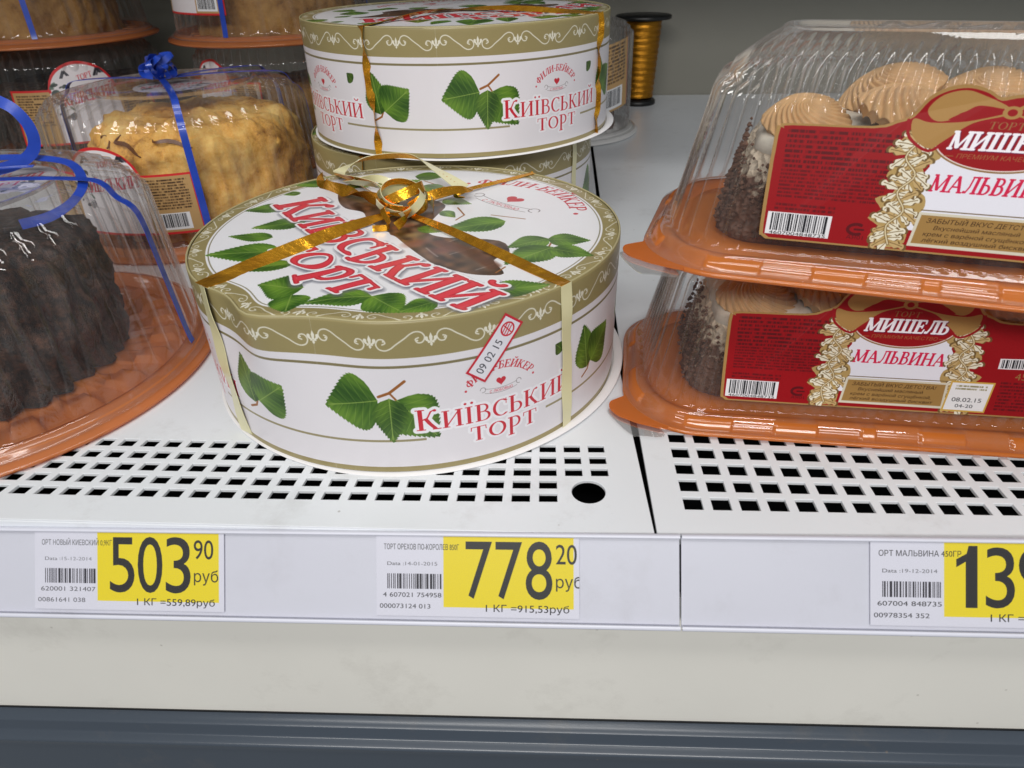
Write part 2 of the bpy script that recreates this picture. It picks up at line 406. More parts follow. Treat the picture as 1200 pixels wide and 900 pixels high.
def sans(cv, txt, x, y, size, colr, xs=1.0, rot=0.0, slant=0.0, bold=0.0, alpha=1.0, width=None, ss=3):
    """sans text; size = cap height in cm; width (cm) sets the horizontal scale"""
    LP = font_loops(txt, bold)
    if not LP: return
    allv = np.concatenate([p for _, p in LP]); mn = allv[:, 0].min(); sc_ = size / 0.70
    if width: xs = width / ((allv[:, 0].max() - mn) * sc_)
    c, s_ = cos(rot), sin(rot)
    def tr(v):
        q = np.stack([(v[:, 0] - mn) * sc_ * xs + v[:, 1] * sc_ * slant, v[:, 1] * sc_], 1)
        return np.stack([x + q[:, 0] * c - q[:, 1] * s_, y + q[:, 0] * s_ + q[:, 1] * c], 1)
    q = tr(allv)
    w_ = cv.win(q[:, 0].min(), q[:, 0].max(), q[:, 1].min(), q[:, 1].max())
    if not w_: return
    sl, X, Y = w_
    h, w = X.shape
    m = np.zeros((h * ss, w * ss), bool)
    o = np.array([X[0, 0] - .5 / cv.ppc, Y[0, 0] - .5 / cv.ppc])
    for outer in (True, False):
        for ou, v in LP:
            if ou != outer: continue
            P = (tr(v) - o) * cv.ppc * ss
            i1 = max(0, int(P[:, 0].min())); i2 = min(w * ss, int(P[:, 0].max()) + 2)
            j1 = max(0, int(P[:, 1].min())); j2 = min(h * ss, int(P[:, 1].max()) + 2)
            if i2 <= i1 or j2 <= j1: continue
            xx = np.arange(i1, i2)[None, :] + .5; yy = np.arange(j1, j2)[:, None] + .5
            ins = np.zeros((j2 - j1, i2 - i1), bool); n = len(P)
            for k in range(n):
                xa, ya = P[k]; xb, yb = P[(k + 1) % n]
                if ya == yb: continue
                ins ^= ((ya > yy) != (yb > yy)) & (xx < (xb - xa) * (yy - ya) / (yb - ya) + xa)
            if outer: m[j1:j2, i1:i2] |= ins
            else: m[j1:j2, i1:i2] &= ~ins
    cov = m.reshape(h, ss, w, ss).mean((1, 3)).astype(np.float32)
    cv.put(sl, cov, colr, alpha)

def leaf(cv, bx, by, tx, ty, wid, seed=0, lum=1.0):
    """birch leaf from stalk point b to tip t, widest near the stalk, toothed edge, pale veins"""
    rnd = random.Random(seed)
    L = math.hypot(tx - bx, ty - by); ux, uy = (tx - bx) / L, (ty - by) / L
    prof = [(0, 0), (.03, .30), (.12, .68), (.26, .95), (.38, 1.0), (.52, .86), (.68, .58), (.82, .32), (.93, .11), (1, 0)]
    def wv(u):
        for k in range(len(prof) - 1):
            if prof[k][0] <= u <= prof[k + 1][0]:
                f = (u - prof[k][0]) / (prof[k + 1][0] - prof[k][0]); return prof[k][1] * (1 - f) + prof[k + 1][1] * f
        return 0
    pts = []
    for side in (1, -1):
        n = 17
        rng = range(n + 1) if side == 1 else range(n, -1, -1)
        for i in rng:
            u = i / n
            a = wv(u) * wid * .5
            pts.append((bx + ux * u * L - uy * side * a, by + uy * u * L + ux * side * a))
            if 0 < i < n:
                u2 = u + .018; a2 = wv(u) * wid * .5 + .03 * L
                pts.append((bx + ux * u2 * L - uy * side * a2, by + uy * u2 * L + ux * side * a2))
    k1, k2 = rnd.uniform(0, 6), rnd.uniform(2, 4)
    def shade(X, Y):
        u = ((X - bx) * ux + (Y - by) * uy) / L; v = (-(X - bx) * uy + (Y - by) * ux) / wid
        f = .5 + .30 * np.sin(k1 + u * k2 * 2 + v * 5) + .2 * np.sin(v * 9 + k1 * 2)
        rib = .12 * np.sin((u - np.abs(v) * .9) * 46)
        f = np.clip(f + rib, 0, 1)[..., None]
        return (np.array([44, 84, 22]) * (1 - f) + np.array([106, 146, 44]) * f) * lum
    cv.poly(pts, None, shade=shade)
    vc = (148, 172, 84)
    cv.line([(bx, by), (bx + ux * L * .93, by + uy * L * .93)], .008 * L + .006, vc, .7)
    for k in range(1, 7):
        u = k * .13
        for sd in (1, -1):
            e = wv(min(1, u + .16)) * wid * .42
            cv.line([(bx + ux * u * L, by + uy * u * L), (bx + ux * (u + .16) * L - uy * sd * e, by + uy * (u + .16) * L + ux * sd * e)], .005 * L + .003, vc, .38)

def scroll(cv, x, y, w, h, ang, colr, flip=1, hw=.028):
    """S-shaped scroll with a curl at each end"""
    half = [(.0, .0), (.10, .17), (.20, .36), (.31, .46), (.42, .38), (.47, .14), (.42, -.10), (.33, -.12), (.29, .06), (.35, .14)]
    path = [(-a, -b) for a, b in reversed(half[1:])] + half
    path = smooth([(a * w, b * h * flip) for a, b in path], 3, closed=False)
    c, s = cos(ang), sin(ang)
    path = [(x + a * c - b * s, y + a * s + b * c) for a, b in path]
    cv.strokes([(path, hw, hw)], colr, alpha=.9)

def fleur(cv, x, y, h, ang, colr):
    c, s = cos(ang), sin(ang)
    T = lambda P: [(x + (a * c - b * s) * h, y + (a * s + b * c) * h) for a, b in P]
    cv.poly(T([(0, .55), (.13, .2), (.07, -.18), (-.07, -.18), (-.13, .2)]), colr)
    for q in (1, -1):
        cv.poly(T(smooth([(q * .05, -.16), (q * .2, -.02), (q * .22, .2), (q * .38, .26), (q * .46, .1), (q * .34, -.12), (q * .16, -.2)], 3)), colr)
    cv.poly(T([(-.24, -.2), (.24, -.2), (.24, -.29), (-.24, -.29)]), colr); cv.poly(T([(0, -.28), (.12, -.38), (0, -.56), (-.12, -.38)]), colr)

def heart(cv, x, y, r, colr, rot=0.0):
    P = []
    for i in range(40):
        t = 2 * pi * i / 40
        a = 16 * sin(t) ** 3 / 16 * r; b = (13 * cos(t) - 5 * cos(2 * t) - 2 * cos(3 * t) - cos(4 * t)) / 16 * r
        P.append((x + a * cos(rot) - b * sin(rot), y + a * sin(rot) + b * cos(rot)))
    cv.poly(P, colr)

def maker_mark(cv, x, y, R, size, rise, rot=0.0, colr=(196, 36, 52), e=1.0):
    """arched name (arc radius R, letter height size) whose crown stands `rise` above a heart at x, y; a scroll below"""
    txt = "ФИЛИ-БЕЙКЕР"
    tot = serif_w(txt, size, .05)
    def rp(a, b): return (x + a * cos(rot) - b * sin(rot), y + a * sin(rot) + b * cos(rot))
    ox, oy = rp(0, rise - R)
    def cu(s):
        a = pi / 2 + rot + (tot / 2 - s) / (R + size * .5)
        return ox + R * cos(a), oy + R * sin(a), a - pi / 2
    serif(cv, txt, 0, 0, size, colr, curve=cu, sp=.05, grow=.012, slant=.15)
    for sd in (1, -1):
        a = pi / 2 + rot + sd * (tot / 2 + size * .55) / (R + size * .5)
        cv.ellipse(ox + (R + .3 * size) * cos(a), oy + (R + .3 * size) * sin(a), size * .15, size * .15, colr)
    heart(cv, *rp(0, 0), size * .62, colr, rot)
    g = (120, 112, 112); s = size
    for o in (0, -.62):
        cv.line([rp(s * 2.1 * u, s * (-.95 + o + .28 * u * u)) for u in np.linspace(-1, 1, 14)], .03 * s, g, .8)
    for sd in (1, -1):
        cv.line([rp(sd * s * (2.35 + .34 * cos(t)), s * (-.75 + .34 * sin(t))) for t in np.linspace(0, 5, 14)], .04 * s, g, .8)
    sans(cv, "С ЛЮБОВЬЮ", *rp(-s * 1.5, -s * 1.42), s * .36, colr, width=s * 3.0, rot=rot)

def barcode(cv, x, y, w, h, seed, fg=(25, 25, 30), rot=0.0):
    rnd = random.Random(seed); u = w / 72.0; p = 0.0
    c, s = cos(rot), sin(rot)
    while p < w - 2 * u:
        bw = rnd.choice([1, 1, 2, 3]) * u; gp = rnd.choice([1, 1, 2, 2]) * u
        q = [(p, 0), (p + bw, 0), (p + bw, h), (p, h)]
        cv.poly([(x + a * c - b * s, y + a * s + b * c) for a, b in q], fg)
        p += bw + gp

def fine_print(cv, x, y, w, h, lines, colr, seed=1, alpha=.8, rot=0.0):
    """rows of print too small to read"""
    w_ = cv.win(x, x + w, y, y + h, 0)
    if not w_: return
    sl, X, Y = w_
    rg = np.random.default_rng(seed); lh = h / lines
    row = np.clip(((Y - y) / lh).astype(int), 0, lines - 1); fy = (Y - y) / lh - row
    cw = lh * .28                                              # width of one stroke
    cxi = np.clip(((X - x) / cw).astype(int), 0, int(w / cw) + 2)
    T = rg.random((lines, int(w / cw) + 3)) > .42
    k = 0
    word = np.ones_like(T)
    for r in range(lines):
        p = 0
        while p < T.shape[1]:
            p += rg.integers(8, 30)
            word[r, p:p + 2] = False
        if rg.random() < .25: word[r, int(T.shape[1] * rg.uniform(.5, .95)):] = False
    m = (.35 + .65 * T[row, cxi]) * word[row, cxi] * np.clip((.34 - np.abs(fy - .5)) * 12, 0, 1)
    cv.put(sl, m.astype(np.float32), colr, alpha)

KHAKI = (150, 137, 92); RED = (200, 38, 54); PALE = (226, 222, 205); TWIG = (150, 92, 40)

# --- round box: top
def make_lid_print():
    cv = Canvas(24.6, 24.6, 58, KHAKI, -12.3, -12.3)
    cv.ellipse(0, 0, 11.0, 11.0, (236, 235, 238))
    cv.line([(10.86 * cos(t), 10.86 * sin(t)) for t in np.linspace(0, 2 * pi, 120)], .035, (120, 112, 80), .8)
    n = 26
    for k in range(n):
        a = 2 * pi * k / n
        scroll(cv, 11.5 * cos(a), 11.5 * sin(a), 2.1, .75, a - pi / 2, PALE, 1 if k % 2 else -1, hw=.03)
        a += pi / n
        fleur(cv, 11.5 * cos(a), 11.5 * sin(a), .62, a - pi / 2, PALE)
    # see-through window with the cake behind: brown, blotchy
    W_ = [(-5.73, 6.16), (-4.3, 5.27), (-2.83, 4.93), (-1.64, 5.5), (0.51, 4.58), (1.63, 3.28), (1.35, 1.45), (1.03, 0.01), (1.3, -1.2), (2.3, -1.84), (5.4, -2.44), (6.08, -4.21), (5.35, -5.1), (6.0, -6.67), (5.0, -6.9), (3.87, -6.6), (2.4, -5.6), (1.37, -4.3), (-1.25, -0.82), (-2.58, 0.8), (-3.24, 2.18), (-4.46, 2.8), (-5.3, 4.2)]
    P = smooth(W_)
    rg = np.random.default_rng(4)
    fx = rg.uniform(.8, 7.0, (14, 2)) * rg.choice([-1, 1], (14, 2)); ph = rg.uniform(0, 6, 14)
    def sh(X, Y):
        f = sum(np.sin(fx[i, 0] * X + fx[i, 1] * Y + ph[i]) for i in range(14)) / 5
        f = np.clip(.45 + .5 * f, 0, 1)[..., None]
        g = np.clip(.5 + .8 * np.sin(1.9 * X - .8 * Y + 1) * np.sin(1.3 * Y + .7 * X), 0, 1)[..., None]
        c = np.array([40, 25, 20]) * (1 - f) + np.array([112, 76, 52]) * f
        return c * (1 - .35 * g) + np.array([138, 118, 112]) * .35 * g
    cv.poly(P, (210, 206, 200)); cv.poly(P, None, shade=sh)
    for (a, b, r, c) in [(-1.2, 1.4, .5, (190, 170, 90)), (0.1, .2, .45, (205, 190, 150)), (.5, -1.7, .5, (180, 150, 96)), (-.3, -.2, .6, (190, 92, 60)), (.9, -2.8, .7, (150, 84, 70)), (2.6, -3.6, .8, (128, 70, 58)), (-3.6, 3.6, .6, (110, 82, 60))]:
        cv.ellipse(a, b, r, r * .6, c, .6, rot=.6, soft=22)
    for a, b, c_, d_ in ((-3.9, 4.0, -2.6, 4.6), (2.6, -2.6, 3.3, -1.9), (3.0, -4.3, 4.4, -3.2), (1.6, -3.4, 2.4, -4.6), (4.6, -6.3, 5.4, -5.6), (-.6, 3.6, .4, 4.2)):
        cv.line([(a, b), (c_, d_)], .05, (196, 188, 186), .5, soft=5)  # glints on the window film, drawn into the print
    cv.line([(-4.6, 4.6), (-3.2, 3.6), (-2.3, 3.3)], .22, (112, 70, 34), .7, soft=10)
    cv.line([(2.2, -2.6), (4.0, -4.0), (5.4, -5.8)], .38, (92, 44, 24), .75, soft=14)
    # leaves
    tw = TWIG
    for pts in ([(4.6, 1.6), (6.6, 1.0)], [(2.44, 2.9), (3.0, 1.6), (2.6, .8)], [(8.1, -3.1), (8.2, -2.6)], [(5.6, -6.6), (6.0, -5.9)], [(-8.9, -.3), (-8.4, -.7)], [(-.6, 8.4), (.3, 7.6), (1.0, 6.6)]):
        cv.line(pts, .05, tw)
    for i, (a, b, c, d, w) in enumerate([(-8.43, 3.2, -10.65, 2.3, 1.7), (-6.2, .6, -9.1, -.6, 1.9), (-7.3, -2.0, -9.9, -1.9, 1.3), (-6.2, -3.9, -10.0, -4.6, 2.5), (-5.0, -5.6, -7.9, -6.6, 1.5), (-3.3, -8.2, -5.9, -8.4, 2.3), (-3.6, -9.0, -3.4, -11.0, 1.6),
        (.1, -9.4, -3.0, -10.2, 1.7), (.1, -9.4, 1.9, -10.9, 2.3), (3.2, -9.7, 1.6, -10.9, 1.4), (-7.0, 8.0, -9.3, 7.4, 1.5), (-8.3, 5.9, -9.3, 5.4, .9), (-7.2, 9.8, -8.6, 9.2, 1.1), (-5.8, 7.4, -4.0, 7.0, 1.0),
        (-3.6, 6.9, -.8, 8.6, 2.2), (-1.4, 9.4, .9, 9.6, 1.9), (-.6, 7.2, 1.5, 6.5, 1.5), (.3, 6.0, 2.2, 6.9, 1.6), (1.3, 4.5, 3.2, 3.6, 1.4), (1.6, 2.3, 2.5, 1.2, .9), (.6, -.5, 2.4, -.9, 1.3), (5.5, .6, 2.0, -.7, 2.3),
        (8.0, -2.0, 5.9, -3.4, 1.8), (8.0, -2.1, 10.3, -2.3, 1.8), (8.3, -3.2, 5.9, -5.6, 2.2), (8.2, -3.4, 10.4, -4.4, 1.7), (5.5, -8.6, 8.3, -7.9, 1.8), (4.8, -10.0, 4.9, -8.8, .9)]):
        leaf(cv, a, b, c, d, w, i, 1.0)
    # words, with printed drop shadow, white outline, red face
    def title(**k):
        base = (-9.2, 3.45); end = (4.7, -10.75); ang = atan2(end[1] - base[1], end[0] - base[0]); L = math.dist(base, end)
        size = 2.35; txt = "КИЇВСЬКИЙ"
        tw_ = serif_w(txt, size, .05); tw_ += .25 * size * G['К'][0]
        xs = L / tw_
        def cu(s):
            t = s / L; bow = -.75 * sin(pi * t); nx, ny = -sin(ang), cos(ang)
            an = ang - .75 * pi / L * cos(pi * t)
            return base[0] + cos(ang) * s + nx * bow, base[1] + sin(ang) * s + ny * bow, an
        serif(cv, txt, 0, 0, size, curve=cu, xs=xs, sp=.05, big=1.25, slant=.12, **k)
        b2 = (-7.1, -3.45); e2 = (-1.2, -9.75); an2 = atan2(e2[1] - b2[1], e2[0] - b2[0]); L2 = math.dist(b2, e2)
        serif(cv, "ТОРТ", b2[0], b2[1], 1.95, rot=an2, xs=L2 / serif_w("ТОРТ", 1.95, .05), sp=.05, slant=.12, drop='Р', **k)
    title(colr=(96, 98, 112), grow=.11, soft=16, alpha=.75, off=(.10, -.22))
    title(colr=(240, 238, 240), grow=.095)
    title(colr=(196, 40, 56), grow=.035)
    title(colr=(222, 60, 74), grow=-.005)
    maker_mark(cv, 5.75, 4.55, 5.6, 1.0, 2.3, rot=-.70)
    return cv.image("round_box_top_print", .006, 1)

# --- round box: side, one quarter of the way round, 18.85 x 8.4 cm
def make_side_print():
    W = 18.85; cv = Canvas(W, 8.4, 76, (226, 222, 226), 0, 0)
    cv.poly([(0, 6.55), (W, 6.55), (W, 8.4), (0, 8.4)], KHAKI)
    cv.poly([(0, 6.04), (W, 6.04), (W, 6.18), (0, 6.18)], (128, 118, 84))
    cv.poly([(0, 0), (W, 0), (W, .42), (0, .42)], KHAKI)
    n = 7
    for k in range(n):
        x = (k + .5) * W / n
        scroll(cv, x, 7.4, 2.3, .95, 0, PALE, 1 if k % 2 else -1, hw=.034)
        cv.ellipse(x - .75, 7.4 + (.02), .04, .04, PALE); cv.ellipse(x + .75, 7.4, .04, .04, PALE)
        for q in (0, 1):
            fleur(cv, k * W / n + q * W, 7.4, .62, 0, PALE)
    d = W / 90.0           # one degree
    x0 = 10.5              # the angle at the left edge is -10.5
    A = lambda t: (t + x0) * d
    cv.poly([(0, 1.95), (A(12), 1.95), (A(12), 2.08), (0, 2.08)], (150, 140, 104))
    cv.poly([(A(42.5), 1.95), (W, 1.95), (W, 2.08), (A(42.5), 2.08)], (150, 140, 104))
    cv.line([(A(2.5), 4.55), (A(5), 4.75), (A(8.6), 5.35)], .07, TWIG); cv.line([(A(5), 4.75), (A(6.5), 4.3)], .05, TWIG)
    leaf(cv, A(2.2), 4.35, A(-10.2), 3.95, 3.1, 50, .92)
    leaf(cv, A(6.4), 4.35, A(15.0), 2.05, 2.7, 52, .92)
    leaf(cv, A(4.8), 4.45, A(4.4), 1.9, 1.7, 51, .84)
    # the pair on the far side of the words
    cv.line([(A(56), 2.5), (A(58.5), 2.75), (A(60.5), 3.6)], .06, TWIG)
    leaf(cv, A(58.2), 2.9, A(56.2), 5.6, 1.9, 54, .88)
    leaf(cv, A(60.0), 3.1, A(69.5), 4.6, 2.7, 55, .92)
    leaf(cv, A(48), 4.9, A(45.5), 5.4, .8, 56, .7)
    tw = serif_w("КИЇВСЬКИЙ", .98, .04) + .22 * G['К'][0]
    xs = (41.2 * d) / tw
    for c, g, al, so in (((238, 236, 240), .13, 1, 2), (RED, -.004, 1, 1)):
        serif(cv, "КИЇВСЬКИЙ", A(10.0), 2.52, .98, c, xs=xs, sp=.04, big=1.22, grow=g, alpha=al, soft=so)
        serif(cv, "ТОРТ", A(22.2), 1.42, .84, c, xs=3.75 / serif_w("ТОРТ", .84, .08), sp=.08, drop='Р', grow=g, alpha=al, soft=so)
    maker_mark(cv, A(30.2), 4.55, 2.0, .40, .66)
    return cv.image("round_box_side_print", .005, 2)

# --- price tags 9.1 x 5.4 cm
def make_tag(name, bx, top, data, code, num, price, kop, kg, x0=4.05, faded=1.0):
    W, H = 9.1, 5.4
    cv = Canvas(W, H, 72, (222, 222, 234), 0, 0)
    k = (18, 18, 20)
    cv.poly([(3.05, .62), (8.85, .62), (8.85, H - .06), (3.05, H - .06)], (238, 216, 16))
    sans(cv, top, .35, H - 1.0, .36, k, width=3.4, alpha=.85 * faded)
    sans(cv, "Data :", .5, H - 2.05, .24, k, width=.75, alpha=.7 * faded)
    sans(cv, data, 1.32, H - 2.05, .24, k, width=1.45, alpha=.55 * faded)
    barcode(cv, .5, 1.8, 2.45, 1.0, bx, (36, 34, 44))
    sans(cv, code, .3, 1.25, .3, k, width=2.65, alpha=.85 * faded, bold=.008)
    sans(cv, num, .15, .5, .3, k, width=2.3, alpha=.8 * faded, bold=.006)
    xx = x0
    for ch in price:
        if ch == '1': cv.poly([(xx + .38, 1.2), (xx + .86, 1.2), (xx + .86, 5.1), (xx + .5, 5.1), (xx + .42, 4.6), (xx - .0, 4.25), (xx - .0, 3.75), (xx + .38, 4.1)], k); xx += 1.2; continue
        sans(cv, ch, xx, 1.25, 3.82, k, width=1.18, bold=.05); xx += 1.34
    sans(cv, kop, x0 + 4.02, 3.55, 1.3, k, width=.92, bold=.012)
    sans(cv, "руб", x0 + 4.02, 2.0, .78, k, width=1.15, alpha=.9)
    sans(cv, kg, 4.95, .36, .46, k, width=3.7, bold=.022)
    return cv

# --- red label of the long containers, 15.2 x 6.6 cm
def label_outline():
    top = []
    L = [(-7.5, .2), (-7.58, .6), (-7.62, 4.15), (-7.45, 4.45), (-7.2, 4.58), (-4.3, 4.62), (-3.55, 4.85), (-3.05, 5.1), (-2.65, 5.75), (-2.1, 6.1), (-1.5, 6.2), (-.9, 6.05), (-.45, 5.8), (0, 5.9)]
    R = [(-x, y) for x, y in reversed(L[:-1])]
    top = smooth(L + R[1:], 3, closed=False)
    return [(-7.3, .06)] + top + [(7.3, .06)]
def make_red_label():
    cv = Canvas(15.4, 6.6, 92, (160, 122, 66), -7.7, 0)
    GOLD = (162, 126, 74); R_ = (146, 6, 16)
    out = label_outline()
    inner = [(x * .982, y * .968 + .07) for x, y in out]
    cv.poly(out, GOLD); cv.poly(inner, R_)
    dk = (88, 8, 16)
    fine_print(cv, -7.15, 2.9, 4.1, 1.5, 8, dk, 3, .95)
    fine_print(cv, -7.15, 1.75, 3.75, 1.15, 8, dk, 4, .75)
    fine_print(cv, -7.15, 1.25, 2.2, .32, 2, dk, 5, .8)
    cv.poly([(-7.35, .28), (-4.98, .28), (-4.98, 1.18), (-7.35, 1.18)], (226, 224, 226))
    barcode(cv, -7.2, .44, 2.1, .7, 77); sans(cv, "4607004848735", -7.2, .29, .13, (30, 30, 30), width=2.1)
    cv.line(arc(-4.05, .75, .3, .2, 60, 300, 12), .06, dk); cv.line([(-4.1, .75), (-3.8, .75)], .04, dk)
    sans(cv, "АЯ01", -4.35, .36, .15, dk, width=.6); cv.line(arc(-3.2, .78, .16, .14, 0, 360, 12), .025, dk); sans(cv, "РСТ", -3.35, .36, .14, dk, width=.35)
    # right block
    fine_print(cv, 4.5, .35, 2.6, 1.5, 9, dk, 7, .8)
    sans(cv, "450г", 5.0, 1.95, .32, (150, 108, 60), width=1.0)
    cv.poly([(4.2, 2.45), (6.4, 2.45), (6.4, 2.95), (4.2, 2.95)], (226, 224, 226)); barcode(cv, 4.3, 2.5, 2.0, .4, 78)
    cv.poly([(5.2, 3.35), (7.0, 3.35), (7.0, 4.1), (5.2, 4.1)], (222, 220, 214)); fine_print(cv, 5.3, 3.5, 1.5, .45, 3, (90, 90, 90), 8)
    # white field between carved leaves
    cv.poly([(-2.8, .9), (-2.3, 1.4), (-2.55, 2.5), (-2.1, 3.3), (-2.3, 4.4), (2.3, 4.4), (2.1, 3.3), (2.55, 2.5), (2.3, 1.4), (2.8, .9)], (226, 224, 232))
    rnd = random.Random(5)
    for sd in (-1, 1):
        P = [(-3.15, 4.3), (-2.6, 4.45), (-2.2, 4.05), (-1.75, 4.1), (-1.85, 3.6), (-2.35, 3.3), (-2.15, 2.9), (-2.4, 2.5), (-2.0, 2.2), (-1.95, 1.7), (-2.35, 1.3), (-2.3, .4), (-3.0, .15), (-3.6, .5), (-3.3, .95), (-3.75, 1.25), (-3.35, 1.6), (-3.65, 2.0), (-3.1, 2.25), (-2.95, 2.6), (-3.45, 2.85), (-3.2, 3.3), (-2.85, 3.6), (-3.3, 3.85)]
        if sd == 1: P = [(-x, y) for x, y in P]
        cv.poly(P, (186, 158, 104))
        cv.poly(smooth(P, 3), (176, 146, 90))
        FF = lambda pp: [(x, y) if sd == -1 else (-x, y) for x, y in pp]
        sp = smooth([(-2.55, 4.25), (-2.95, 3.6), (-2.5, 2.95), (-2.95, 2.3), (-2.6, 1.6), (-3.05, 1.0), (-2.85, .3)], 5, False)
        for k in range(0, len(sp) - 1):
            (sx_, sy_), (ex, ey) = sp[k], sp[k + 1]; base = atan2(ey - sy_, ex - sx_)
            for q in (1, -1):
                a = base + q * (1.15 + .3 * sin(k * 1.9)); L = .50 + .22 * abs(sin(k * 1.3 + q))
                lf = smooth([(0, -.05), (.25, .10), (.5, .24), (.66, .12), (.86, .22), (1.0, .05), (.93, -.12), (.72, -.06), (.55, -.2), (.3, -.14)], 3)
                T_ = lambda pp, g: FF([(sx_ + (g * u * cos(a) - g * v * q * sin(a)) * L, sy_ + (g * u * sin(a) + g * v * q * cos(a)) * L) for u, v in pp])
                cv.poly(T_(lf, 1.08), (108, 84, 46), .95); cv.poly(T_(lf, .95), (226, 218, 196) if (k + q) % 3 else (190, 160, 108))
                cv.line(T_([(.06, 0), (.5, .05), (.88, .06)], .95), .016, (116, 90, 50), .9)
        cv.line(FF(sp), .05, (118, 92, 52)); cv.line(FF(sp), .025, (214, 198, 160))
    # plaque
    cv.poly([(-2.2, .3), (2.35, .3), (2.35, 1.62), (-2.05, 1.62)], (208, 200, 180)); cv.poly([(-2.08, .42), (2.25, .42), (2.25, 1.52), (-1.95, 1.52)], (156, 120, 66))
    cv.line([(-2.0, 1.7), (2.3, 1.7)], .02, (110, 90, 60))
    for x, y, t, wd in [(-1.75, 1.24, "ЗАБЫТЫЙ ВКУС ДЕТСТВА!", 3.6), (-1.45, .99, "Вкуснейший масляный", 2.8), (-1.75, .74, "крем с варёной сгущёнкой,", 3.5), (-1.75, .50, "лёгкий воздушный бисквит", 3.6)]:
        sans(cv, t, x, y, .15 if t[0] != 'З' else .17, (52, 28, 12), width=wd, slant=.25)
    cv.poly([(2.3, .2), (4.15, .2), (4.3, 1.75), (2.45, 1.75)], (200, 160, 70)); cv.poly([(2.38, .28), (4.08, .28), (4.22, 1.67), (2.52, 1.67)], (230, 228, 228))
    fine_print(cv, 2.7, 1.3, 1.3, .28, 2, (120, 110, 60), 10)
    sans(cv, "08.02.15", 2.65, .72, .2, (40, 40, 44), width=1.25); sans(cv, "04-20", 2.85, .42, .17, (40, 40, 44), width=.75)
    # red oval and words
    cv.ellipse(0, 4.35, 2.25, 1.15, (140, 104, 60)); cv.ellipse(0, 4.35, 2.19, 1.09, (222, 206, 200)); cv.ellipse(0, 4.35, 2.14, 1.05, R_)
    # bow
    for sd in (-1, 1):
        F = lambda P: [(-sd * x, y) for x, y in smooth(P, 5)]
        cv.poly(F([(-.1, 5.35), (-.9, 5.65), (-1.5, 5.85), (-2.2, 5.75), (-2.6, 5.2), (-2.45, 4.9), (-1.9, 4.75), (-1.3, 4.95), (-.1, 5.3)]), R_)
        cv.poly(F([(-.15, 5.48), (-1.0, 5.85), (-1.6, 6.0), (-2.25, 5.8), (-2.6, 5.35), (-2.5, 5.05), (-2.2, 4.9), (-1.75, 5.0), (-1.5, 5.25), (-.6, 5.4)]), (168, 128, 72))
        cv.poly(F([(-.15, 5.38), (-.7, 5.38), (-1.3, 5.25), (-1.55, 5.05), (-1.9, 4.98), (-1.4, 5.3), (-1.0, 5.5)]), R_)
        cv.poly(F([(-.1, 5.28), (-1.3, 4.95), (-2.4, 4.85), (-3.0, 4.95), (-2.9, 4.35), (-2.3, 3.95), (-1.8, 4.3), (-1.1, 4.9), (-.1, 5.2)]), (168, 128, 72))
        cv.line([(-sd * x, y) for x, y in smooth([(-.1, 5.16), (-1.1, 4.82), (-1.8, 4.24), (-2.3, 3.86), (-3.0, 4.3), (-3.15, 4.9)], 4, False)], .05, (150, 14, 24))
    cv.ellipse(0, 5.3, .3, .22, (168, 128, 72)); cv.ellipse(0, 5.3, .15, .12, R_)
    serif(cv, "ТОРТ", -.62, 4.72, .26, (150, 100, 60), sp=.1, slant=.2, xs=1.2)
    W1 = serif_w("МИШЕЛЬ", .62, .05); x = -1.72
    for c, g, o in (((110, 20, 60), .05, (.03, -.03)), ((240, 236, 240), .04, (0, 0))):
        serif(cv, "МИШЕЛЬ", x, 3.98, .62, c, xs=3.5 / W1, sp=.05, slant=.22, grow=g, off=o)
    sans(cv, "ПРЕМИУМ КАЧЕСТВО", -1.35, 3.66, .16, (158, 104, 58), width=2.75, slant=.25)
    cv.line([(-1.75, 3.73), (-1.45, 3.73)], .012, (158, 104, 58)); cv.line([(1.5, 3.73), (1.8, 3.73)], .012, (158, 104, 58))
    W2 = serif_w("МАЛЬВИНА", .62, .06)
    serif(cv, "МАЛЬВИНА", -1.95, 2.42, .62, (204, 26, 70), xs=3.9 / W2, sp=.06, slant=.18, grow=.02)
    return cv.image("red_label_print", .006, 3)

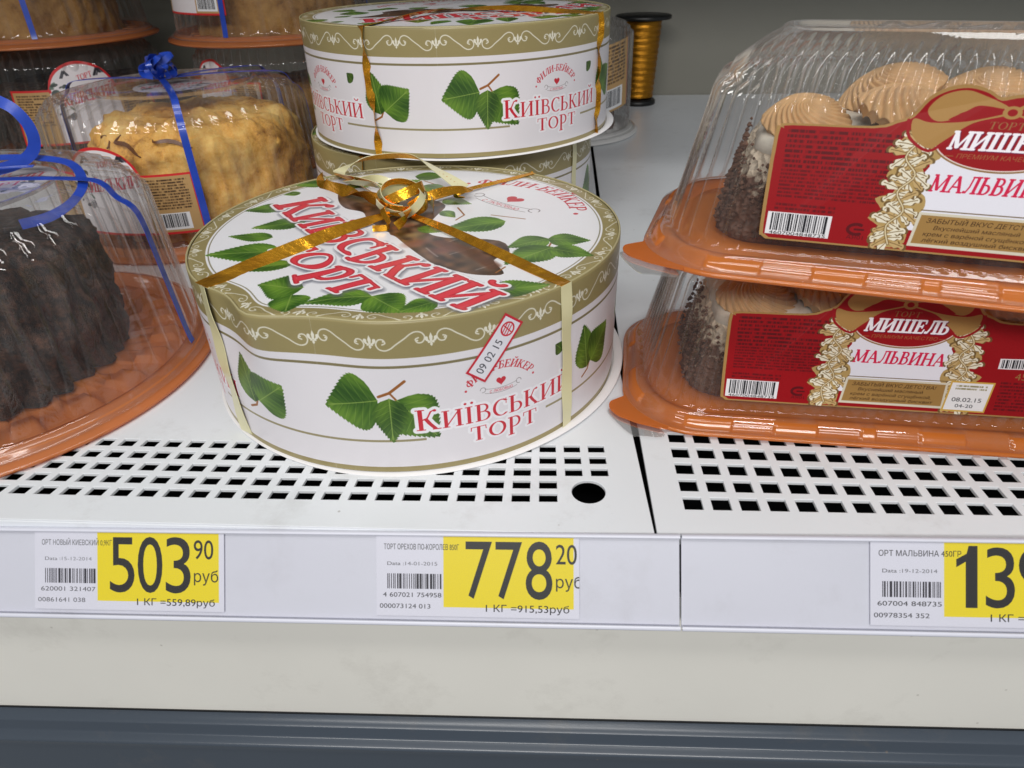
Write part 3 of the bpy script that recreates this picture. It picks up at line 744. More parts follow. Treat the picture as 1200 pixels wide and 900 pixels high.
# --- wrap-round label of the dome containers, 15 x 8 cm
def make_dome_label():
    cv = Canvas(15, 8, 48, (204, 40, 44), 0, 0)
    cv.poly([(.2, .2), (4.2, .2), (4.2, 5.1), (.2, 5.1)], (182, 146, 96)); cv.poly([(10.8, .2), (14.8, .2), (14.8, 5.1), (10.8, 5.1)], (182, 146, 96))
    hump = [(4.2, .2), (10.8, .2), (10.8, 5.1)] + [(7.5 + 3.3 * cos(t), 5.1 + 2.55 * sin(t)) for t in np.linspace(0, pi, 20)] + [(4.2, 5.1)]
    cv.poly([(x_, y_ + (0 if y_ < 1 else 0)) for x_, y_ in hump], (224, 218, 220)); cv.line([(7.5 + 3.25 * cos(t), 5.1 + 2.48 * sin(t)) for t in np.linspace(0, pi, 24)], .14, (204, 40, 44))
    fine_print(cv, .55, 1.9, 3.3, 3.0, 12, (60, 40, 24), 21, .85); fine_print(cv, 11.1, 2.2, 3.3, 2.7, 11, (60, 40, 24), 22, .85)
    cv.poly([(11.0, .4), (14.0, .4), (14.0, 1.9), (11.0, 1.9)], (228, 228, 230)); barcode(cv, 11.2, .6, 2.6, 1.2, 23)
    rnd = random.Random(9)
    for k in range(26):
        cv.ellipse(rnd.uniform(4.3, 6.2), rnd.uniform(2.6, 5.8), rnd.uniform(.1, .5), rnd.uniform(.08, .3), rnd.choice([(40, 50, 46), (90, 110, 96), (226, 226, 226), (60, 60, 70)]), .8, rot=rnd.uniform(0, 3))
    for k in range(6):
        a = rnd.uniform(5, 10); cv.line([(a, 6.3), (a + .4, 6.9), (a + .7, 6.5)], .07, (36, 36, 44), .85)
    serif(cv, "ТОРТ", 7.2, 5.9, .5, RED, rot=.2, slant=.2)
    serif(cv, "КИЇВСЬКИЙ", 5.2, 3.7, 1.0, (206, 52, 78), rot=.12, slant=.25, xs=.72, grow=.02)
    return cv.image("dome_label_print", .008, 6)

# --- round sticker on the dome tops
def make_top_sticker():
    cv = Canvas(7.2, 7.2, 56, (206, 44, 60), -3.6, -3.6)
    cv.ellipse(0, 0, 3.25, 3.25, (222, 216, 222))
    rnd = random.Random(3)
    for k in range(40):
        a = rnd.uniform(1.9, 3.6) if k % 2 else rnd.uniform(5.0, 6.2); r = rnd.uniform(1.9, 3.0)
        cv.ellipse(r * cos(a), r * sin(a), rnd.uniform(.1, .5), rnd.uniform(.06, .2), rnd.choice([(52, 58, 66), (40, 46, 56), (92, 110, 100), (200, 200, 205)]), .85, rot=rnd.uniform(0, 3))
    serif(cv, "НОВЫИ".replace("Ы", "І"), -1.5, .9, .5, (206, 52, 78), slant=.25, sp=.1)
    serif(cv, "КИЇВСЬКИЙ", -2.7, -.25, .95, (206, 52, 78), xs=.72, slant=.25, grow=.02)
    serif(cv, "ТОРТ", -1.1, -1.5, .8, (206, 52, 78), slant=.25)
    return cv.image("dome_sticker_print", .008, 7)

def make_date_sticker():
    cv = Canvas(3.6, 1.25, 120, (196, 34, 52), 0, 0)
    cv.poly([(.12, .12), (3.48, .12), (3.48, 1.13), (.12, 1.13)], (226, 224, 230))
    sans(cv, "09 02 15", .32, .42, .44, (50, 50, 60), width=1.95)
    cv.line(arc(2.95, .62, .36, .34, 0, 360, 20), .045, RED)
    for a in (.48, .62, .76): cv.line([(2.68, a), (3.2, a + .06)], .03, RED)
    cv.line([(2.9, .36), (3.0, .88)], .03, RED)
    return cv.image("date_sticker_print", .005, 8)

M['lidprint'] = print_mat("box_top_print", make_lid_print(), 0.32, 0.12, coat=0.25)
M['sideprint'] = print_mat("box_side_print", make_side_print(), 0.40, 0.12, coat=0.12)
M['redlabel'] = print_mat("red_label_print", make_red_label(), 0.45, 0.04)
M['redlabel'].node_tree.nodes["Principled BSDF"].inputs['Specular IOR Level'].default_value = .22
M['domelabel'] = print_mat("dome_label_print", make_dome_label(), 0.4, 0.06)
M['topsticker'] = print_mat("dome_sticker_print", make_top_sticker(), 0.4, 0.06)
M['date'] = print_mat("date_sticker_print", make_date_sticker(), 0.45, 0.03)
_a = make_tag("t1", 31, "ОРТ НОВЫЙ КИЕВСКИЙ 0,9КГ", "15-12-2014", "620001 321407", "00861641 038", "503", "90", "1 КГ =559,89руб", x0=3.65, faded=.8).image("tag_print_a", .006, 11)
_b = make_tag("t2", 32, "ТОРТ ОРЕХОВ ПО-КОРОЛЕВ 850Г", "14-01-2015", "4 607021 754958", "000073124 013", "778", "20", "1 КГ =915,53руб").image("tag_print_b", .006, 12)
_c = make_tag("t3", 33, "ОРТ МАЛЬВИНА 450ГР", "19-12-2014", "607004 848735", "00978354 352", "139", "00", "1 КГ =309,00руб", x0=3.55).image("tag_print_c", .006, 13)
M['tag1'] = print_mat("price_tag_print_503", _a, 0.5, 0.03); M['tag2'] = print_mat("price_tag_print_778", _b, 0.5, 0.03); M['tag3'] = print_mat("price_tag_print_139", _c, 0.5, 0.03)

# ------------------------------------------------------------------ building helpers
def thing(name, label, cat, loc=(0, 0, 0), rotz=0.0, group=None):
    o = bpy.data.objects.new(name, None); col.objects.link(o)
    o.location = Vector(loc) * S; o.rotation_euler = (0, 0, rotz); o.empty_display_size = .02
    o['label'] = label; o['category'] = cat
    if group: o['group'] = group
    return o

def mesh(name, V, F, mats, parent=None, smooth=True, uv=None, mi=None, kind=None, loc=None, label=None):
    me = bpy.data.meshes.new(name)
    me.from_pydata([(v[0] * S, v[1] * S, v[2] * S) for v in V], [], F)
    if not isinstance(mats, (list, tuple)): mats = [mats]
    for m in mats: me.materials.append(m)
    if uv is not None:
        l = me.uv_layers.new(name="UVMap")
        a = np.array([uv[lp.vertex_index] for lp in me.loops], np.float32)
        l.data.foreach_set('uv', a.ravel())
    if mi is not None: me.polygons.foreach_set('material_index', mi)
    me.polygons.foreach_set('use_smooth', [smooth] * len(me.polygons))
    me.update()
    if name in ('ribbon', 'bow', 'ribbon_tail', 'drizzle'): me.set_sharp_from_angle(angle=radians(45))
    o = bpy.data.objects.new(name, me); col.objects.link(o)
    if parent: o.parent = parent
    if kind: o['kind'] = kind
    if loc: o.location = Vector(loc) * S
    if label: o['label'] = label
    return o

def bevel(o, w, seg=2, ang=35):
    m = o.modifiers.new("bevel", 'BEVEL'); m.width = w * S; m.segments = seg; m.limit_method = 'ANGLE'; m.angle_limit = radians(ang)
    return o

def box_data(x0, x1, y0, y1, z0, z1):
    V = [(x0, y0, z0), (x1, y0, z0), (x1, y1, z0), (x0, y1, z0), (x0, y0, z1), (x1, y0, z1), (x1, y1, z1), (x0, y1, z1)]
    F = [(0, 3, 2, 1), (4, 5, 6, 7), (0, 1, 5, 4), (1, 2, 6, 5), (2, 3, 7, 6), (3, 0, 4, 7)]
    return V, F
def box(name, dims, m, parent=None, bev=.1, kind=None):
    V, F = box_data(*dims)
    o = mesh(name, V, F, m, parent, smooth=False, kind=kind)
    if bev: bevel(o, bev)
    return o

def rings(levels, closed=True):
    """join equal-length rings of points with quads"""
    V = [p for r in levels for p in r]; n = len(levels[0]); F = []
    for k in range(len(levels) - 1):
        for i in range(n if closed else n - 1):
            a = k * n + i; b = k * n + (i + 1) % n
            F.append((a, b, b + n, a + n))
    return V, F

def lathe(prof, n=96, rib=None, cap0=False, cap1=False, zf=None):
    L = []
    for k, (r, z) in enumerate(prof):
        ring = []
        for i in range(n):
            t = 2 * pi * i / n
            rr = r + (rib(t, k) if rib else 0)
            ring.append((rr * cos(t), rr * sin(t), z + (zf(t, k) if zf else 0)))
        L.append(ring)
    V, F = rings(L)
    if cap1: F.append(tuple(range((len(prof) - 1) * n, len(prof) * n)))
    if cap0: F.append(tuple(reversed(range(n))))
    return V, F

def poly_plate(name, outer, holes, thick, m, parent=None, bev=0.0, smooth=False):
    """flat plate with holes (2-D outline filled and given thickness), top at z = 0"""
    cu = bpy.data.curves.new("tmp", 'CURVE'); cu.dimensions = '2D'; cu.fill_mode = 'BOTH'
    cu.extrude = thick * .5 * S; cu.bevel_depth = bev * S; cu.bevel_resolution = 1; cu.offset = -bev * S
    for P in [outer] + holes:
        s = cu.splines.new('POLY'); s.points.add(len(P) - 1); s.use_cyclic_u = True
        for q, p in zip(s.points, P): q.co = (p[0] * S, p[1] * S, 0, 1)
    o = bpy.data.objects.new("tmp", cu)
    me = bpy.data.meshes.new_from_object(o)
    bpy.data.objects.remove(o); bpy.data.curves.remove(cu)
    me.name = name
    for v in me.vertices: v.co.z -= (thick * .5 + bev) * S
    me.materials.clear(); me.materials.append(m)
    for p in me.polygons: p.material_index = 0; p.use_smooth = smooth
    ob = bpy.data.objects.new(name, me); col.objects.link(ob)
    if parent: ob.parent = parent
    return ob

def strip_data(pts, nrm, width, thick=.035, twist=None):
    """ribbon: face A towards nrm, face B away from it"""
    P = [Vector(p) for p in pts]; n = len(P); V = []; F = []; mi = []
    for i in range(n):
        t = (P[min(i + 1, n - 1)] - P[max(i - 1, 0)]).normalized()
        N = Vector(nrm[i] if isinstance(nrm, list) else nrm)
        N = (N - t * N.dot(t)).normalized()
        if twist: N = Matrix.Rotation(twist(i / (n - 1)), 3, t) @ N
        s = t.cross(N); w_ = (width(i / (n - 1)) if callable(width) else width) * .5
        for a, b in ((-1, 1), (1, 1), (1, -1), (-1, -1)):
            q = P[i] + s * w_ * a + N * thick * .5 * b; V.append(tuple(q))
    for i in range(n - 1):
        b = i * 4
        for k in range(4):
            F.append((b + k, b + (k + 1) % 4, b + 4 + (k + 1) % 4, b + 4 + k)); mi.append(1 if k == 2 else 0)
    F.append((3, 2, 1, 0)); F.append((4 * n - 4, 4 * n - 3, 4 * n - 2, 4 * n - 1)); mi += [0, 0]
    return V, F, mi

def merge(parts):
    V = []; F = []; MI = []
    for v, f, m in parts:
        b = len(V); V += v; F += [tuple(i + b for i in q) for q in f]; MI += m
    return V, F, MI

def ribbon(name, segs, mats, parent, label=None):
    V, F, MI = merge(segs)
    o = mesh(name, V, F, mats, parent, True, mi=MI, label=label)
    return o

def spline(P, n=6):
    P = [np.array(p, float) for p in P]; o = []
    for i in range(len(P) - 1):
        p0, p1, p2, p3 = P[max(i - 1, 0)], P[i], P[i + 1], P[min(i + 2, len(P) - 1)]
        for t in np.linspace(0, 1, n + 1)[:-1]:
            o.append(tuple(.5 * ((2 * p1) + (-p0 + p2) * t + (2 * p0 - 5 * p1 + 4 * p2 - p3) * t * t + (-p0 + 3 * p1 - 3 * p2 + p3) * t ** 3)))
    o.append(tuple(P[-1])); return o

# ------------------------------------------------------------------ the refrigerated shelf
case = thing('display_case', 'white enamelled shelf case front with beige fascia and grey-blue bumper below the price rails', 'display case', (0, 0, 0))
LE = [(-.04, -.27), (-.48, 7.6), (-.84, 16.8), (-1.0, 60), (-1.2, 97.8)]
RE = [(.07, -.25), (-.10, 7.6), (-.52, 16.8), (-.66, 60), (-.8, 97.8)]
fL = lambda i, r: (1.287 * i + .216 * r - 30.914 - .012 * i * r, .006 * i + .956 * r + 1.116 - .002 * i * r + .001 * i * i)
fR = lambda i, r: (1.282 * i - .023 * r + 1.487 - .003 * i * r - .002 * i * i * .5, .019 * i + 1.242 * r + 1.419 - .01 * i * r + .001 * i * i * .3)
holes = []
for r in range(5):
    for i in range(-9, 23):
        if i > 20 and r < 2: continue
        if i > 22: continue
        a, b = .665, .62
        holes.append([fL(i, r), fL(i + a, r), fL(i + a, r + b), fL(i, r + b)])
holes.append([(-2.86 + .80 * cos(t), 2.42 + .80 * sin(t)) for t in np.linspace(0, 2 * pi, 29)[:-1]])
pl = poly_plate('shelf_panel', [(-75, -1.1)] + LE + [(-75, 97.8)], holes, .12, M['steel'], bev=.03)
pl['label'] = 'left white perforated shelf panel with a round hole beside its square holes'; pl['category'] = 'shelf panel'
lip = box('front_lip', (-75, -.12, -.30, -.18, -.62, -.10), M['steel'], pl, .04)
lip.rotation_euler = (0, 0, .011)
holes = []
for r in range(5):
    for i in range(0, 22):
        a, b = .665, .66
        holes.append([fR(i, r), fR(i + a, r), fR(i + a, r + b), fR(i, r + b)])
pr = poly_plate('shelf_panel', RE[::-1][:0] + [RE[0], (30, .55), (60, 1.0), (60, 97.8)] + RE[::-1][:4], holes, .12, M['steel'], bev=.03)
pr['label'] = 'right white perforated shelf panel under the two long cake containers'; pr['category'] = 'shelf panel'
lip = box('front_lip', (.14, 60, -.20, -.08, -.62, -.10), M['steel'], pr, .04); lip.rotation_euler = (0, 0, .02)
box('dark_underlay', (-74, 58, .2, 97.5, -6.2, -5.8), M['dark'], case, 0)  # dark sheet added for the shade seen through the holes
box('front_duct', (-74, 58, .25, .6, -5.7, -.7), M['dark'], case, 0)
bw = box('back_wall', (-90, 75, 98, 100, -7, 75), M['wall'], None, .2, kind='structure')
box('end_wall', (-78, -76.2, -2, 97.9, -7, 75), M['wall'], None, .2, kind='structure')

us = thing('upper_shelf', 'white shelf board of the display case above the cakes', 'shelf', (0, 0, 45))
box('shelf_board', (-76, 75, 27, 97.8, 0, 1.2), M['steel'], us, .1)
box('shelf_edge', (-76, 75, 26.0, 26.9, -1.0, 3.2), M['rail'], us, .1)
def tilted(o, slope): o.rotation_euler = (0, -slope, .012); return o
tilted(box('fascia', (-75, 60, -1.2, -.9, -15.5, -2.9), M['fascia'], case, .05), .024)
# bumper: rounded bar with a raised ridge
prof = [(-1.1, -12.66), (-1.5, -12.74), (-1.85, -12.95), (-1.95, -13.55), (-2.02, -13.66), (-2.34, -13.80), (-2.46, -13.92), (-2.44, -14.06), (-2.2, -14.3), (-1.95, -14.7), (-1.9, -15.4), (-2.0, -17), (-2.0, -24), (-.9, -24)]
V = []
for x in (-75, 60): V += [(x, y, z) for y, z in prof]
n = len(prof); F = [(i, i + 1, n + i + 1, n + i) for i in range(n - 1)]
o = mesh('bumper', V, [tuple(reversed(f)) for f in F], M['bumper'], case, True); tilted(o, .030); bevel(o, .05, 2, 30)

tilted(box('joint_seal', (-75, 60, -1.27, -1.19, -12.80, -12.60), M['dark'], case, 0), .030)
# price rails: back plate, bottom gutter, clear front cover
RT = radians(-33)          # the rail leans back so that its face looks up at the shopper
def rail(x0, x1, label, slope):
    t = thing('price_rail', label, 'price rail', (0, -.12, -.06), 0, 'price rails along the shelf edge')
    t.rotation_euler = (RT, -slope, .013)
    box('back_plate', (x0, x1, -.30, -.20, -4.02, -.05), M['rail'], t, .03)
    def ext(name, pf, m, wav=0.0):
        n = len(pf); K = 24
        V = [(x0 + (x1 - x0) * k / K, y + wav * sin(k * 1.7 + z), z) for k in range(K + 1) for y, z in pf]
        return mesh(name, V, [(k * n + i, k * n + i + 1, (k + 1) * n + i + 1, (k + 1) * n + i) for k in range(K) for i in range(n - 1)], m, t, True)
    ext('top_lip', [(.15, -.02), (-.25, .06), (-.46, .04), (-.54, -.04), (-.50, -.12), (-.42, -.12)], M['rail'])
    ext('bottom_gutter', [(-.30, -4.06), (-.46, -4.10), (-.55, -4.04), (-.56, -3.92), (-.52, -3.86), (-.48, -3.96), (-.3, -3.98)], M['rail'])
    ext('clear_cover', [(-.50, -.06), (-.515, -3.92)], M['railclear'], .004)
    return t
rail(-74, .98, 'long clear-fronted price rail under the left shelf panel, holding two yellow tags', .0175)
rail(1.06, 60, 'clear-fronted price rail on the right, starting at the joint, holding the 139 tag', .0165)

def tag(x, z, mat, label, slope, tilt=0.0, W=9.0):
    H = 3.62; N = 8; V = []; uv = []
    for k in range(N + 1):
        u = k / N
        for v in (0, 1):
            V.append((u * W, 0, v * H)); uv.append((u, v))
    F = [(2 * k, 2 * k + 2, 2 * k + 3, 2 * k + 1) for k in range(N)]
    o = mesh('price_tag', V, F, mat, None, False, uv=uv)
    m = o.modifiers.new('s', 'SOLIDIFY'); m.thickness = .02 * S; m.offset = -1
    rm = Matrix.Rotation(.013, 3, 'Z') @ Matrix.Rotation(-slope, 3, 'Y') @ Matrix.Rotation(RT, 3, 'X')
    o.location = (Vector((0, -.12, -.06)) + rm @ Vector((x, -.40, z))) * S
    o.rotation_euler = (rm @ Matrix.Rotation(tilt, 3, 'Y')).to_euler()
    o['label'] = label; o['category'] = 'price tag'; o['group'] = 'yellow price tags in the rails'
    return o
tag(-28.35, -3.68, M['tag1'], 'yellow and white price tag reading 503 rubles 90, leftmost in the rail', .0175)
tag(-12.35, -3.68, M['tag2'], 'yellow and white price tag reading 778 rubles 20, under the front round box', .0175)
tag(8.95, -3.68, M['tag3'], 'yellow and white price tag reading 139, cut by the right edge of the photo', .0165)

# ------------------------------------------------------------------ round paper cake boxes
def sm(a, b, x):
    t = min(1, max(0, (x - a) / (b - a))); return t * t * (3 - 2 * t)
def gs(x, c, w): return math.exp(-((x - c) / w) ** 2)

def cake_box(loc, label, ang0, lidrot, dent, seam=None, h=8.35, sticker=False, rb=(), back='gold', bow=True):
    """ang0: degrees on the wall (0 = towards the shelf edge, + to the right) where the print repeat begins"""
    t = thing('cake_box', label, 'cake box', loc, 0, 'round paper cake boxes')
    def R(deg, z):
        k = sm(3.0, h, z)
        r = 12.0 + .03 * sin(radians(deg) * 3 + loc[1]) * k
        if dent: r += k * (.42 * gs(deg, -24, 6) - .38 * gs(deg, -37, 8) - .34 * gs(deg, -8, 9))
        return r
    N = 240; zs = [.12, .3, .6, 1.5, 3, 4.5, 6, 7, 7.6, 7.95, h - .12, h - .03, h]; L = []; uv = []
    for z in zs:
        ring = []
        for i in range(N + 1):
            dg = -180 + 360 * i / N
            r = R(dg, z) - (.06 if z > h - .02 else (.015 if z > h - .06 else 0))
            if seam is not None and dg < seam and dg > seam - 60: r -= .035
            a = radians(dg); ring.append((r * sin(a), -r * cos(a), z)); uv.append(((dg - ang0) / 90.0, z / 8.4))
        L.append(ring)
    V, F = rings(L, closed=False)
    mesh('side_wall', V, F, M['sideprint'], t, True, uv=uv)
    # top disc, set a hair below the folded edge
    V = [(0, 0, h - .02)]; uv = [(.5, .5)]; F = []; NR = 14
    c, s_ = cos(lidrot), sin(lidrot)
    rr = [1.5, 3, 4.5, 6, 7.5, 8.7, 9.6, 10.3, 10.9, 11.3, 11.6, 11.8, 11.92, 11.97]
    for k, q in enumerate(rr):
        for i in range(N):
            dg = -180 + 360 * i / N; a = radians(dg); r = q * R(dg, h) / 12.0
            z = h - .02 + .05 * sin(q * .9 + a * 2) * (1 - q / 12)
            z += (.03 if 11.5 < q < 11.9 else (-.12 if q > 11.9 else 0))
            x, y = r * sin(a), -r * cos(a); V.append((x, y, z))
            uq = q / 24.6
            X, Y = uq * sin(a), -uq * cos(a)
            uv.append((.5 + X * c + Y * s_, .5 - X * s_ + Y * c))
    for i in range(N): F.append((0, 1 + i, 1 + (i + 1) % N))
    for k in range(len(rr) - 1):
        b = 1 + k * N
        for i in range(N): F.append((b + i, b + N + i, b + N + (i + 1) % N, b + (i + 1) % N))
    mesh('lid', V, F, M['lidprint'], t, True, uv=uv)
    Vr = []; nn = 6; NRr = 120
    for i in range(NRr):
        dg = 360 * i / NRr - 180; a = radians(dg); r0 = R(dg, h) - .07
        for j in range(nn):
            b = 2 * pi * j / nn; r = r0 + .055 * cos(b); Vr.append((r * sin(a), -r * cos(a), h + .0 + .055 * sin(b)))
    mesh('folded_rim', Vr, [(i * nn + j, ((i + 1) % NRr) * nn + j, ((i + 1) % NRr) * nn + (j + 1) % nn, i * nn + (j + 1) % nn) for i in range(NRr) for j in range(nn)], M['fold'], t, True)
    # base board, a little larger than the drum and slightly warped
    pr_ = [(0, .02), (11.8, .02), (12.42, .02), (12.45, .05), (12.42, .08), (11.9, .10)]
    V, F = lathe(pr_, 160, None, zf=lambda a, k: 0 if k < 2 else (.16 * max(0, sin(a * 2.0 + 2.1)) + .05 * sin(a * 5)) * (1 if k < 5 else .3) * .8)
    V = [(x + .22, y + .2, z) for x, y, z in V]
    mesh('base_board', V, F, M['card'], t, True)
    # ribbons: from the knot over the edge and down the wall
    K = Vector((-.97, 2.03, h)) if bow else Vector((0, 0, h))
    for (a_top, a_bot, w_, tw, top_mats, side_mats, zend) in rb:
        A = radians(a_top); e = Vector((R(a_top, h) * sin(A), -R(a_top, h) * cos(A), h))
        n = 26; P = [K.lerp(e, i / n) + Vector((0, 0, .06 + .22 * sin(pi * i / n) * (1 - i / n) * 1.4)) for i in range(n)]
        seg1 = strip_data([tuple(p) for p in P] + [tuple(e * 1.004 + Vector((0, 0, .05 - e.z * .004)))], (0, 0, 1), lambda u: w_ * (.55 + .45 * u), .03, twist=(lambda u: tw * sin(pi * u) * (1 - u * .3)) if tw else None)
        ribbon('ribbon', [seg1], top_mats, t)
        P = []; Nn = []
        for i in range(25):
            u = i / 24; dg = a_top + (a_bot - a_top) * u; z = h + .05 - u * (h - zend)
            A = radians(dg); r = R(dg, z) + .05 + .05 * sin(u * 9) ** 2
            P.append((r * sin(A), -r * cos(A), z)); Nn.append((sin(A), -cos(A), 0))
        P.insert(0, tuple(Vector(P[0]) * .985 + Vector((0, 0, .05)))); Nn.insert(0, (Nn[0][0] * .5, Nn[0][1] * .5, .8))
        seg2 = strip_data(P, Nn, w_ * 1.05, .03, twist=(lambda u: (1.0 if side_mats[0] is M['gold'] else .10) * sin(u * 11)) if tw else None)
        ribbon('ribbon', [seg2], side_mats, t)
    return t, R

g2 = [M['gold'], M['cream']]; c2 = [M['cream'], M['gold']]; gg = [M['gold'], M['gold']]
front_box, Rf = cake_box((-13.1, 15.3, 0), 'large white and khaki round cake box in front, gold ribbon bow on its lid', -10.5, 0, True,
    rb=[(-45, -40.5, 1.0, -.85, gg, c2, .15), (48.5, 49.7, .66, .8, g2, c2, .1), (-145, -150, .55, .7, gg, gg, .1), (146, 150, .4, .4, gg, gg, .1)])
# date sticker on the wall
def wall_patch(name, cx_deg, cz, w_, h_, rot, mat, parent, R, off=.03):
    V = []; uv = []; nu, nv = 10, 4
    for j in range(nv + 1):
        for i in range(nu + 1):
            u, v = i / nu, j / nv; a = (u - .5) * w_; b = (v - .5) * h_
            x = a * cos(rot) - b * sin(rot); z = a * sin(rot) + b * cos(rot)
            dg = cx_deg + degrees(x / 12.0); r = R(dg, cz + z) + off; A = radians(dg)
            V.append((r * sin(A), -r * cos(A), cz + z)); uv.append((u, v))
    F = [(j * (nu + 1) + i, j * (nu + 1) + i + 1, (j + 1) * (nu + 1) + i + 1, (j + 1) * (nu + 1) + i) for j in range(nv) for i in range(nu)]
    return mesh(name, V, F, mat, parent, True, uv=uv)
from math import degrees
wall_patch('date_sticker', 29.0, 6.35, 3.35, 1.15, radians(52), M['date'], front_box, Rf)
# the bow: curled gold and cream loops
def curl(c, r0, r1, turns, a0, tilt, width, lift, squash=.8, n=40):
    T = Matrix.Rotation(tilt[0], 3, 'X') @ Matrix.Rotation(tilt[1], 3, 'Y')
    P = []; Nn = []
    for i in range(n):
        u = i / (n - 1); a = a0 + turns * 2 * pi * u; r = r0 + (r1 - r0) * u
        q = T @ Vector((r * cos(a), r * squash * sin(a), lift * u))
        P.append((c[0] + q.x, c[1] + q.y, c[2] + q.z)); Nn.append(tuple(T @ Vector((cos(a), sin(a), 0))))
    return strip_data(P, Nn, width, .03)
b0 = (-.6, 1.9, 9.0)
ribbon('bow', [curl((b0[0], b0[1], 8.95), 1.75, 1.35, 1.15, 0, (.25, .15), .68, .35), curl((b0[0] - .2, b0[1] + .1, 9.2), 1.2, 1.7, 1.0, 2.0, (-.25, -.35), .6, .3)], g2, front_box)
ribbon('bow', [curl((b0[0] - .1, b0[1] - .1, 9.35), 1.55, 1.1, 1.2, 3.6, (.65, .25), .58, .2), curl((b0[0] + .3, b0[1] - .5, 9.0), 1.0, 1.5, .9, 4.4, (.4, -.5), .5, .2)], c2, front_box)
ribbon('bow', [strip_data(spline([(-.9, 2.3, 8.9), (-2.6, 4.4, 9.3), (-5.6, 7.2, 9.0), (-6.4, 8.9, 8.9), (-4.8, 10.0, 9.4), (-1.6, 9.8, 9.6), (.6, 7.4, 9.3), (2.6, 4.9, 8.9)], 8), (0, 0, 1), .8, .03, twist=lambda u: .7 * sin(u * 7)),
                strip_data(spline([(-1.2, 2.6, 9.0), (-3.1, 5.0, 9.1), (-5.4, 6.6, 8.8), (-3.4, 6.4, 9.1), (-2.2, 6.2, 8.8)], 7), (0, 0, 1), .5, .03, twist=lambda u: 2.6 + 1.5 * sin(u * 5))], c2, front_box)
ribbon('bow', [strip_data(spline([(-.4, 2.0, 8.8), (1.4, 2.9, 9.3), (3.0, 4.4, 9.0), (1.9, 4.6, 8.7), (2.6, 3.6, 8.8)], 7), (0, 0, 1), .5, .03, twist=lambda u: 1.2 * sin(u * 6)),
                strip_data(spline([(-.7, 1.5, 8.8), (-1.5, .3, 9.2), (-.9, -.9, 8.6), (-1.8, -1.2, 8.55)], 7), (0, 0, 1), .35, .03, twist=lambda u: 2 * u),
                strip_data(spline([(-.4, 1.2, 8.9), (.1, -.3, 9.0), (-.5, -1.0, 8.6)], 7), (0, 0, 1), .5, .03, twist=lambda u: 2 * u),
                strip_data(spline([(-1.2, 2.2, 8.8), (-3.8, 4.1, 8.75), (-6.8, 6.6, 8.6), (-7.6, 8.6, 8.5)], 7), (0, 0, 1), .8, .03, twist=lambda u: 1.6 * sin(u * 8))], gg, front_box)

low_box, _ = cake_box((-14.0, 39.6, 0), 'round paper cake box at the bottom of the stack, mostly hidden behind the front box', -20, 1.0, False, h=8.55, rb=[(-26, -24, .6, .6, gg, gg, .1), (61, 61, .6, 0, c2, c2, .1)], bow=False)
up_box, Ru = cake_box((-12.9, 38.4, 9.0), 'upper round cake box of the stack behind, amber ribbon down each side', 1.2, 1.35, False, seam=-2.5, h=8.3,
    rb=[(-23.5, -22.0, .55, .7, gg, gg, .0), (66, 66, .6, .9, gg, gg, .0)], bow=False)
V, F = lathe([(0, 0), (.28, 0), (.3, .12), (.26, .2), (0, .22)], 20)

# ------------------------------------------------------------------ round dome containers
NR = 50
def dome_profile(Rb, Rt, h):
    P = [(Rb + .75, .62, 0), (Rb + .35, .70, 0), (Rb + .12, 1.05, 0), (Rb - .05, 1.10, 0), (Rb - .10, 1.35, .35), (Rb - .16, 1.7, 1)]
    n = 7
    for k in range(1, n + 1):
        f = k / n
        P.append((Rb - .16 + (Rt - Rb + .5) * f, 1.7 + (h - 2.1 - 1.7) * f, 1))
    r0, z0 = P[-1][0], P[-1][1]
    # stepped shoulder
    for dr, dz, a in ((.03, .42, 1), (.40, .60, 1.1), (.50, 1.0, 1.15), (.88, 1.14, 1.1), (1.0, 1.48, 1.0), (1.5, 1.64, .85), (2.1, 1.80, .6), (2.9, 1.93, .25), (3.7, 2.0, 0)):
        P.append((r0 - dr, z0 + dz, a))
    r1, z1 = P[-1][0], P[-1][1]
    P += [(r1 - .12, z1 + .10, 0), (r1 - .45, z1 + .12, 0), (r1 - .55, z1 - .18, 0), (r1 - 1.2, z1 - .2, 0), (r1 * .5, z1 - .2, 0), (.4, z1 - .2, 0)]
    return P

def tray_mesh(R):
    prof = [(.2, .32), (3.2, .32), (3.3, .45), (3.6, .45), (3.7, .32), (6.6, .32), (6.7, .48), (7.0, .48), (7.1, .32), (R - 4.2, .32), (R - 3.9, .5), (R - 2.6, .5), (R - 2.3, .3), (R - 1.7, .3), (R - 1.45, .95), (R - 1.2, 1.02), (R - .95, .98), (R - .86, .84), (R - .74, .80), (R - .68, .62), (R - .50, .56), (R - .42, .46), (R - .18, .42), (R - .12, .34), (R - .02, .32), (R, .22), (R - .12, .08), (R - .5, .05), (R - 2, .03)]
    def rib(t, k): return 0
    def zf(t, k):
        r = prof[k][0]
        z = 0
        if k in (10, 11): z += .30 * (1 if sin(t * 22) > 0 else -.3)
        if 5 <= k <= 8: z += .14 * (1 if sin(t * 18) > 0 else -.4)
        if 1 <= k <= 4: z += .05 * sin(t * 12)
        return z
    V, F = lathe(prof, 432, rib, zf=zf)
    V.append((0, 0, .32)); c = len(V) - 1
    F += [(c, i, (i + 1) % 432) for i in range(432)]
    return V, F

